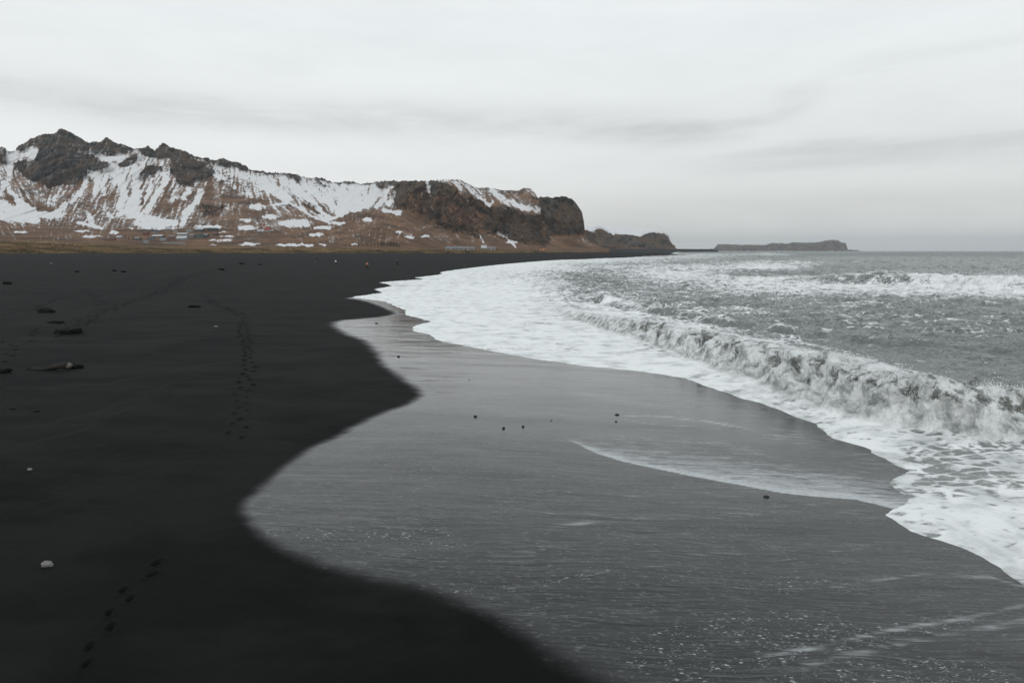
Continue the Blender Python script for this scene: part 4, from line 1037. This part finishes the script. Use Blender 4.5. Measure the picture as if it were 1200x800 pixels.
def person(px, py, height, rz, stride, jacket, trousers, label, lean=0.0, hood=False):
    p = hit(BEACH, px, py); r = empty('person', p, rz); k = height / 1.75; r.scale = (k, k, k)
    s = stride
    J = dict(pel=(0, 0, .93), wai=(0, .0, 1.08), che=(0, .01 + lean * .1, 1.28), nec=(0, .01 + lean * .16, 1.46), hd1=(0, .02 + lean * .2, 1.56), hd2=(0, .03 + lean * .2, 1.66), top=(0, .02 + lean * .2, 1.715),
             nose=(0, .125 + lean * .2, 1.62))
    for sd, sg in (('l', -1), ('r', 1)):
        f = s * sg
        J[sd + 'hip'] = (.095 * sg, 0, .90); J[sd + 'kne'] = (.105 * sg, .5 * f + .04, .50); J[sd + 'ank'] = (.11 * sg, .9 * f - .03 * abs(f), .085 + (.05 if f < 0 else 0)); J[sd + 'toe'] = (.12 * sg, .9 * f + .15, .035)
        J[sd + 'sho'] = (.18 * sg, .01 + lean * .14, 1.41); J[sd + 'elb'] = (.245 * sg, -.28 * f - .03 + lean * .1, 1.15); J[sd + 'wri'] = (.25 * sg, -.55 * f + .07 + lean * .1, .93); J[sd + 'han'] = (.245 * sg, -.6 * f + .10 + lean * .1, .85)
        for q in range(4): J[sd + 'f%d' % q] = (.245 * sg + .0 * sg, -.6 * f + .075 + .02 * q + lean * .1, .775 + .008 * abs(q - 1.5))
        J[sd + 'th'] = (.225 * sg, -.6 * f + .155 + lean * .1, .84)
    rad = dict(pel=(.15, .11), wai=(.135, .10), che=(.155, .11), nec=.055, hd1=(.066, .078), hd2=(.078, .095), top=(.055, .066), nose=.012)
    for sd in 'lr':
        rad.update({sd + 'hip': .085, sd + 'kne': .055, sd + 'ank': .04, sd + 'toe': (.04, .03), sd + 'sho': .06, sd + 'elb': .042, sd + 'wri': .028, sd + 'han': (.018, .036), sd + 'th': .009})
        for q in range(4): rad[sd + 'f%d' % q] = .0085
    E = [('pel', 'wai'), ('wai', 'che'), ('che', 'nec'), ('nec', 'hd1'), ('hd1', 'hd2'), ('hd2', 'top'), ('hd2', 'nose')]
    for sd in 'lr':
        E += [('pel', sd + 'hip'), (sd + 'hip', sd + 'kne'), (sd + 'kne', sd + 'ank'), (sd + 'ank', sd + 'toe'), ('che', sd + 'sho'), (sd + 'sho', sd + 'elb'), (sd + 'elb', sd + 'wri'), (sd + 'wri', sd + 'han'), (sd + 'han', sd + 'th')]
        E += [(sd + 'han', sd + 'f%d' % q) for q in range(4)]
    def mk(name, names, grow, mat, sub=2, short=None):
        idx = {n: i for i, n in enumerate(names)}
        ed = [(idx[a], idx[b]) for a, b in E if a in idx and b in idx]
        V = [Vector(J[n]) for n in names]
        if short:
            for n, (to, f) in short.items(): V[idx[n]] = Vector(J[n]).lerp(Vector(J[to]), f)
        rr = [tuple(q + grow for q in rad[n]) if isinstance(rad[n], tuple) else rad[n] + grow for n in names]
        return skinmesh(name, V, ed, rr, mat, r, sub)
    body = mk('body', ['pel'] + [n for n in J if n != 'pel'], 0, M_SKIN)
    mk('jacket', ['wai', 'pel', 'che', 'nec', 'lsho', 'lelb', 'lwri', 'rsho', 'relb', 'rwri'], .028, jacket, 2, dict(nec=('che', .25)))
    mk('trousers', ['pel', 'lhip', 'lkne', 'lank', 'rhip', 'rkne', 'rank'], .018, trousers)
    for sd in 'lr':
        skinmesh('shoe', [J[sd + 'ank'], J[sd + 'toe']], [(0, 1)], [(.055, .05), (.05, .035)], M_SHOE, r, 1)
    hv = [Vector(J['hd2']) + Vector((0, -.025, .0)), Vector(J['top']) + Vector((0, -.012, -.004)), Vector(J['hd1']) + Vector((0, -.045, 0))]
    skinmesh('hood' if hood else 'hair', hv, [(0, 1), (0, 2)], [(.09, .09), (.065, .07), (.07, .055)], jacket if hood else M_HAIR, r, 2)
    for sg in (-1, 1):
        bm = bmesh.new(); bmesh.ops.create_icosphere(bm, subdivisions=1, radius=.011)
        e = bm_obj('eye', bm, M_HAIR, r, True); e.location = (.032 * sg, .108 + lean * .2, 1.645)
    tag(r, label, 'person', 'people walking on the far beach'); return r
CB = cloth('cloth_black', (.012, .013, .016)); CG = cloth('cloth_grey', (.10, .10, .11)); CW = cloth('cloth_white', (.62, .62, .60)); CR = cloth('cloth_rose', (.42, .20, .15)); CBr = cloth('cloth_maroon', (.035, .014, .014)); CO = cloth('cloth_orange', (.45, .20, .07))
person(369.5, 308.6, 1.85, 2.6, .14, CB, CG, 'person in a black jacket and grey trousers, leftmost on the far beach')
person(393.5, 311.4, 1.65, -.5, .18, CW, CB, 'person in a white jacket and dark trousers on the far beach')
person(430.3, 315.2, 1.75, .3, .12, CR, CBr, 'person in a dusty pink jacket and maroon trousers, nearest the camera')
person(466, 312.0, 1.80, 2.9, .06, CB, CB, 'person dressed all in black standing near the far waterline', hood=True)
person(544.5, 311.3, 1.70, 1.4, .16, CB, CG, 'tiny distant person in dark clothes beside the edge of the far foam')
person(619, 301.8, 1.70, 1.8, .15, CO, CB, 'tiny distant person in an orange jacket beneath the cliff')

# ---- village
WALLS = dict(white=(.36, .36, .35), grey=(.22, .23, .23), red=(.20, .055, .045), dark=(.055, .06, .06), cream=(.42, .36, .26), orange=(.50, .27, .12), green=(.10, .14, .13))
ROOFS = dict(grey=(.17, .18, .19), dark=(.05, .055, .06), red=(.28, .05, .04), snowy=(.42, .43, .44), brown=(.10, .06, .05))
MW = {k: simple('wall_' + k, v, .8, .12, .6, .01) for k, v in WALLS.items()}; MRF = {k: simple('roof_' + k, v, .7, .15, .6, .01) for k, v in ROOFS.items()}
MGL = simple('window_glass', (.02, .025, .03), .15, .1, 1, .0); MDR = simple('door_paint', (.08, .05, .04), .6, .1, 1, 0)
def box(bm, x0, x1, y0, y1, z0, z1):
    v = [bm.verts.new((x, y, z)) for z in (z0, z1) for x, y in ((x0, y0), (x1, y0), (x1, y1), (x0, y1))]
    for f in ((3, 2, 1, 0), (4, 5, 6, 7), (0, 1, 5, 4), (1, 2, 6, 5), (2, 3, 7, 6), (3, 0, 4, 7)): bm.faces.new([v[i] for i in f])
def house(px, py, w, d, h, rh, wall, roof, label, rz=0.0, group='village houses below the snowy mountain', steeple=False, name='house'):
    p = hit(MOUNT, px, py)
    if p is None: return
    z = min(p.z, drop(MOUNT, p.x - w * .4, p.y), drop(MOUNT, p.x + w * .4, p.y)) - .3
    w *= .82; h *= .85; rh *= .85
    r = empty(name, (p.x, p.y + d / 2, z), rz)
    bm = bmesh.new(); hw, hd = w / 2, d / 2
    A = [bm.verts.new(c) for c in ((-hw, -hd, -2), (hw, -hd, -2), (hw, hd, -2), (-hw, hd, -2), (-hw, -hd, h), (hw, -hd, h), (hw, hd, h), (-hw, hd, h), (-hw, 0, h + rh), (hw, 0, h + rh))]
    for f in ((0, 1, 5, 4), (2, 3, 7, 6), (1, 2, 6, 9, 5), (3, 0, 4, 8, 7), (3, 2, 1, 0)): bm.faces.new([A[i] for i in f])
    bm_obj('wall', bm, MW[wall], r)
    bm = bmesh.new(); o_ = .5; th = .25
    for s in (-1, 1):
        e = [(-hw - o_, s * (hd + o_), h - rh * o_ / hd + .06), (hw + o_, s * (hd + o_), h - rh * o_ / hd + .06), (hw + o_, 0, h + rh + .06), (-hw - o_, 0, h + rh + .06)]
        lo = [bm.verts.new(c) for c in e]; up = [bm.verts.new((c[0], c[1], c[2] + th)) for c in e]
        for i in range(4): bm.faces.new((lo[i], lo[(i + 1) % 4], up[(i + 1) % 4], up[i]))
        bm.faces.new(lo[::-1]); bm.faces.new(up)
    bmesh.ops.recalc_face_normals(bm, faces=bm.faces)
    rf = bm_obj('roof', bm, MRF[roof], r)
    bm = bmesh.new(); box(bm, -w * .2 - .4, -w * .2 + .4, -.4, .4, h + rh * .5, h + rh + 1.0); ch = bm_obj('chimney', bm, MW['grey'], rf)
    n = max(2, int(w / 3.2))
    for i in range(n):
        x = -hw + w * (i + .5) / n
        if i == n // 2:
            bm = bmesh.new(); box(bm, x - .5, x + .5, -hd - .06, -hd - .003, .2, 2.3); bm_obj('door', bm, MDR, r)
        else:
            bm = bmesh.new(); box(bm, x - .65, x + .65, -hd - .05, -hd - .003, h * .40, h * .80); bm_obj('window', bm, MGL, r)
    if steeple:
        bm = bmesh.new(); box(bm, -hw - 3.2, -hw - .02, -1.6, 1.6, -2, h + rh + 3); bm_obj('tower', bm, MW[wall], r)
        bm = bmesh.new(); bmesh.ops.create_cone(bm, segments=4, radius1=2.6, radius2=.05, depth=6, cap_ends=True); bmesh.ops.rotate(bm, verts=bm.verts, matrix=Matrix.Rotation(math.pi / 4, 3, 'Z')); bmesh.ops.translate(bm, verts=bm.verts, vec=(-hw - 1.6, 0, h + rh + 6)); bm_obj('spire', bm, MRF[roof], r)
    tag(r, label, 'church' if steeple else ('long building' if name == 'long_building' else 'house'), None if steeple or name != 'house' else group); return r
for a in [(169.5, 275.5, 9, 8, 4, 3, 'red', 'brown', 'red house with a brown roof at the left end of the village'),
          (196, 270.5, 12, 9, 5, 4, 'grey', 'snowy', 'tall grey gabled house with a snowy roof at the top of the village', .5),
          (184, 278, 20, 9, 3, 2.5, 'dark', 'snowy', 'dark low house with a long snowy roof in the middle of the village'),
          (181, 273, 11, 9, 4, 3, 'grey', 'dark', 'grey house with a dark roof above the long snowy roof'),
          (201, 279, 13, 8, 3.2, 2.4, 'red', 'grey', 'red house with a grey roof in the middle of the village'),
          (212, 281.5, 19, 12, 4, 4.5, 'grey', 'snowy', 'large grey gabled house with a snowy roof near the village front'),
          (213, 275.5, 20, 9, 3, 2.4, 'grey', 'snowy', 'long grey house with a snowy roof behind the large gabled house'),
          (233, 271, 18, 10, 5, 3.4, 'dark', 'snowy', 'dark house with a snowy roof at the upper right of the village'),
          (248, 271, 20, 11, 5.5, 2.0, 'dark', 'dark', 'large dark flat looking house at the upper right end of the village'),
          (232, 278.5, 15, 9, 4.5, 3, 'green', 'dark', 'greenish house with a dark roof at the right of the village'),
          (240, 278, 9, 8, 4, 3, 'dark', 'grey', 'small dark house with a grey roof right of the greenish house'),
          (221, 271.8, 11, 8, 3.5, 2.6, 'white', 'grey', 'white house with a grey roof left of the upper dark house'),
          (252, 276, 7, 7, 3.5, 2.4, 'dark', 'brown', 'smallest dark house at the far right end of the village'),
          (205, 273.5, 8, 7, 3.5, 2.5, 'cream', 'grey', 'cream house with a grey roof in the upper village'),
          (190, 282, 9, 7, 3, 2.4, 'white', 'grey', 'white house with a grey roof near the front of the village'),
          (224, 277, 9, 7, 3, 2.4, 'grey', 'grey', 'grey house with a grey roof between the long and the greenish houses'),
          (176, 281, 11, 7, 3, 2.2, 'grey', 'dark', 'low grey house with a dark roof at the front left of the village'),
          (160, 281, 10, 7, 3, 2.4, 'dark', 'grey', 'dark house with a grey roof beside the village trees'),
          (124, 281.3, 26, 9, 2.6, 2.0, 'red', 'brown', 'long low red barn with a brown roof left of the village'),
          (139, 279.5, 9, 7, 3, 2.2, 'grey', 'snowy', 'small grey house with a snowy roof left of the village trees'),
          (303.5, 272, 7, 7, 3, 2.4, 'white', 'snowy', 'small white house with a snowy roof beside the red roofed church'),
          (170, 285, 8, 6, 2.6, 2, 'white', 'grey', 'small white hut with a grey roof, front row at left'),
          (164, 284.8, 7, 6, 2.6, 2, 'cream', 'brown', 'small cream hut with a brown roof, front row at far left')]:
    house(*a)
house(203, 285.6, 40, 8, 2.2, 1.2, 'white', 'grey', 'very long low white building with a grey roof along the village front', name='long_building')
house(313, 271.5, 12, 8, 4.5, 4.5, 'white', 'red', 'white church with a red roof and spire standing apart right of the village', steeple=True, name='church')
for i, (x, w) in enumerate([(528, 11), (535.5, 11), (543, 11), (550.5, 11)]):
    house(x, 293.0, w, 8, 2.2, 1.7, 'white', 'grey', ['leftmost of the four white terrace houses below the cliff', 'second from the left of the four white terrace houses below the cliff', 'third from the left of the four white terrace houses below the cliff', 'rightmost of the four white terrace houses below the cliff'][i], group='white terrace houses below the cliff')
house(567, 293.0, 6, 6, 3.0, 3, 'white', 'snowy', 'white steep roofed house right of the terrace houses below the cliff', group='white terrace houses below the cliff')
house(575.5, 293.2, 10, 7, 2.6, 1.8, 'white', 'grey', 'low white shed furthest right below the cliff', group='white terrace houses below the cliff')
house(636.5, 293.2, 9, 8, 4, 2.4, 'orange', 'brown', 'orange house standing alone at the foot of the dark cliff', group='white terrace houses below the cliff')

# ---- trees of the shelter belt
M_BARK = simple('bark', (.05, .04, .03), .9, .3, 2, .02); M_CONIFER = simple('conifer_foliage', (.022, .026, .018), .9, .4, 1.2, .02)
def conifer(seed, h):
    rr = random.Random(seed); bm = bmesh.new()
    for i in range(420):
        t = rr.random() ** .8; z = h * (.12 + .88 * t); rad = h * .24 * (1 - t) ** .8 * (.75 + .5 * rr.random())
        a = rr.random() * 6.283; q = rr.random() ** .4; c = Vector((math.cos(a) * rad * q, math.sin(a) * rad * q, z))
        s = h * .05 * rr.uniform(.6, 1.3)
        d1 = Vector((math.cos(a), math.sin(a), -.4 + .3 * rr.random())) * s; d2 = Vector((-math.sin(a), math.cos(a), rr.uniform(-.4, .4))) * s * .6
        bm.faces.new([bm.verts.new(c - d1), bm.verts.new(c + d2), bm.verts.new(c + d1), bm.verts.new(c - d2)])
    return bm
PROTO = []
for k in range(3):
    me = bpy.data.meshes.new('crown'); b_ = conifer(k, 9.0); b_.to_mesh(me); b_.free(); me.materials.append(M_CONIFER)
    mt = bpy.data.meshes.new('trunk'); b_ = tube_bm([(0, 0, -1), (0, 0, 3), (.1, 0, 8)], [.28, .2, .05], 8); b_.to_mesh(mt); b_.free(); mt.materials.append(M_BARK)
    PROTO.append((me, mt))
spots = [(443, 289.6, .8), (447, 289.8, .95), (450, 289.7, 1.05), (454, 289.8, .9), (458, 289.8, 1.1), (461.5, 289.8, 1.0), (465, 289.8, .95), (468, 290, .7)]
low = [(405, 288.8, .45), (410, 288.9, .5), (415, 289, .4), (420, 289.2, .5), (425, 289.3, .55), (430, 289.4, .5), (435, 289.5, .6), (439, 289.6, .65)]
vil = [(147, 280.5, .75), (151, 281, .65), (156, 280.6, .7), (228, 279.5, .6), (237, 274, .5), (193, 275, .5)]
def tree(px, py, k, i, label, group):
    p = hit(MOUNT, px, py)
    if p is None: return
    r = empty('conifer_tree', p, i * 1.3); r.scale = (k, k, k)
    for nm, me in (('crown', PROTO[i % 3][0]), ('trunk', PROTO[i % 3][1])):
        o = bpy.data.objects.new(nm, me); COL.objects.link(o); o.parent = r
    tag(r, label, 'tree', group)
for i, (a, b_, c) in enumerate(spots): tree(a, b_, c, i, 'dark conifer in the taller right half of the tree belt behind the beach', 'tall conifers of the shelter belt')
for i, (a, b_, c) in enumerate(low): tree(a, b_, c, i, 'low dark conifer in the shorter left half of the tree belt behind the beach', 'low conifers of the shelter belt')
for i, (a, b_, c) in enumerate(vil): tree(a, b_, c, i, ['leftmost dark conifer left of the village', 'lowest of the three dark conifers left of the village', 'dark conifer nearest the village on its left side', 'dark conifer beside the greenish village house', 'dark conifer below the upper dark house', 'small dark conifer in the upper village'][i], 'conifers in the village')

# ---- dune grass
def dune_grass():
    M = material('dune_grass_blades'); m, t, b = M; v = coords(t)
    t.put(b.inputs['Base Color'], t.mix(t.ss(t.noise(v, .05, 5, .6), .40, .60), (.060, .050, .028), (.26, .175, .09))); b.inputs['Roughness'].default_value = .9
    V = []; Fc = []
    r = random.Random(5)
    for i in range(9000):
        px = r.uniform(-60, 690); top = np.interp(px, [-60, 60, 130, 200, 690], [283, 285, 288.5, 291, 293]); py = top + (297 - top) * r.random() ** .8
        p = hit(MOUNT, px, py)
        if p is None or p.y > 900: continue
        for k in range(4):
            a = r.random() * 6.28; s = r.uniform(.5, 1.1); w = .22 * s; q = p + Vector((r.gauss(0, .6), r.gauss(0, .6), -.1)); n0 = len(V)
            V += [q + Vector((math.cos(a) * w, math.sin(a) * w, 0)), q - Vector((math.cos(a) * w, math.sin(a) * w, 0)), q + Vector((r.gauss(0, .35), r.gauss(0, .35), s))]; Fc.append((n0, n0 + 1, n0 + 2))
    me = bpy.data.meshes.new('dune_grass'); me.from_pydata([tuple(q) for q in V], [], Fc); me.materials.append(m)
    o = bpy.data.objects.new('dune_grass', me); COL.objects.link(o); o['kind'] = 'stuff'
    tag(o, 'dry ochre grass tufts covering the low dunes behind the beach', 'grass')
dune_grass()

# ---- spray thrown up by the breakers
def spray():
    m, t, b = material('spray_droplets'); b.inputs['Base Color'].default_value = (.85, .87, .87, 1); b.inputs['Roughness'].default_value = .5
    me = SEA.data; n = len(me.vertices); co = np.empty(n * 3, np.float32); me.vertices.foreach_get('co', co); co = co.reshape(-1, 3)
    sf = np.empty(n, np.float32); me.attributes['surf'].data.foreach_get('value', sf)
    fo = np.empty(n, np.float32); me.attributes['foam'].data.foreach_get('value', fo)
    g = np.random.default_rng(8)
    c1 = np.where((sf > .35) & (fo > .75) & (co[:, 2] > .25) & (co[:, 1] < 62) & (co[:, 0] < 26))[0]
    out = []
    # clusters thrown from random points of the foam
    for _ in range(260):
        s = co[g.choice(c1)]; k = int(30 + 60 * g.random()); d = s[1] / F
        e = g.exponential(.09, k); a = g.normal(0, .16, (k, 2))
        q = np.stack([s[0] + a[:, 0] - .12 * g.random(), s[1] + a[:, 1], s[2] - .02 + e], 1)
        out.append(np.c_[q, np.clip(g.lognormal(-.3, .5, k), .3, 2) * (.0045 + .30 * d * .9)])
    c2 = np.where((co[:, 1] > 66) & (co[:, 1] < 100) & (co[:, 2] > .9) & (fo > .8) & (co[:, 0] > 52) & (co[:, 0] < 95))[0]
    if len(c2):
        for _ in range(240):
            s = co[g.choice(c2)]; k = int(40 + 60 * g.random()); e = g.exponential(.42, k); a = g.normal(0, .7, (k, 2))
            q = np.stack([s[0] + a[:, 0] + .5 * e, s[1] + a[:, 1] + .4 * e, s[2] - .1 + e], 1)
            out.append(np.c_[q, np.clip(g.lognormal(-.2, .4, k), .3, 2) * .028])
    P = np.concatenate(out); N = len(P); print('droplets', N)
    dirs = np.array([[0, 0, 1], [.94, 0, -.33], [-.47, .82, -.33], [-.47, -.82, -.33]])
    V = (P[:, None, :3] + dirs[None] * P[:, 3][:, None, None]).reshape(-1, 3)
    T = np.array([[0, 1, 2], [0, 2, 3], [0, 3, 1], [1, 3, 2]]); Fc = (np.arange(N)[:, None, None] * 4 + T[None]).reshape(-1, 3)
    mm = bpy.data.meshes.new('spray'); mm.from_pydata(V.tolist(), [], Fc.tolist()); mm.materials.append(m)
    o = bpy.data.objects.new('spray', mm); COL.objects.link(o); o['kind'] = 'stuff'; tag(o, 'white spray droplets thrown up by the breaking waves', 'spray')
spray()

def build_haze():
    x0, x1, y0, y1, z0, z1 = -45000, 45000, -3000, 26500, -7, 480
    bm = bmesh.new(); bmesh.ops.create_cube(bm, size=1)
    for v in bm.verts:
        v.co = Vector(((x0 + x1) / 2 + v.co.x * (x1 - x0), (y0 + y1) / 2 + v.co.y * (y1 - y0), (z0 + z1) / 2 + v.co.z * (z1 - z0)))
    m = bpy.data.materials.new('haze_air'); m.use_nodes = True; nt = m.node_tree
    nt.nodes.remove(nt.nodes['Principled BSDF'])
    p = nt.nodes.new('ShaderNodeVolumePrincipled'); p.inputs['Color'].default_value = (.87, .935, .99, 1); p.inputs['Density'].default_value = 4.3e-5
    p.inputs['Anisotropy'].default_value = .2
    nt.links.new(p.outputs[0], nt.nodes['Material Output'].inputs['Volume'])
    o = bm_obj('haze', bm, m); o['kind'] = 'stuff'
    return o
build_haze()
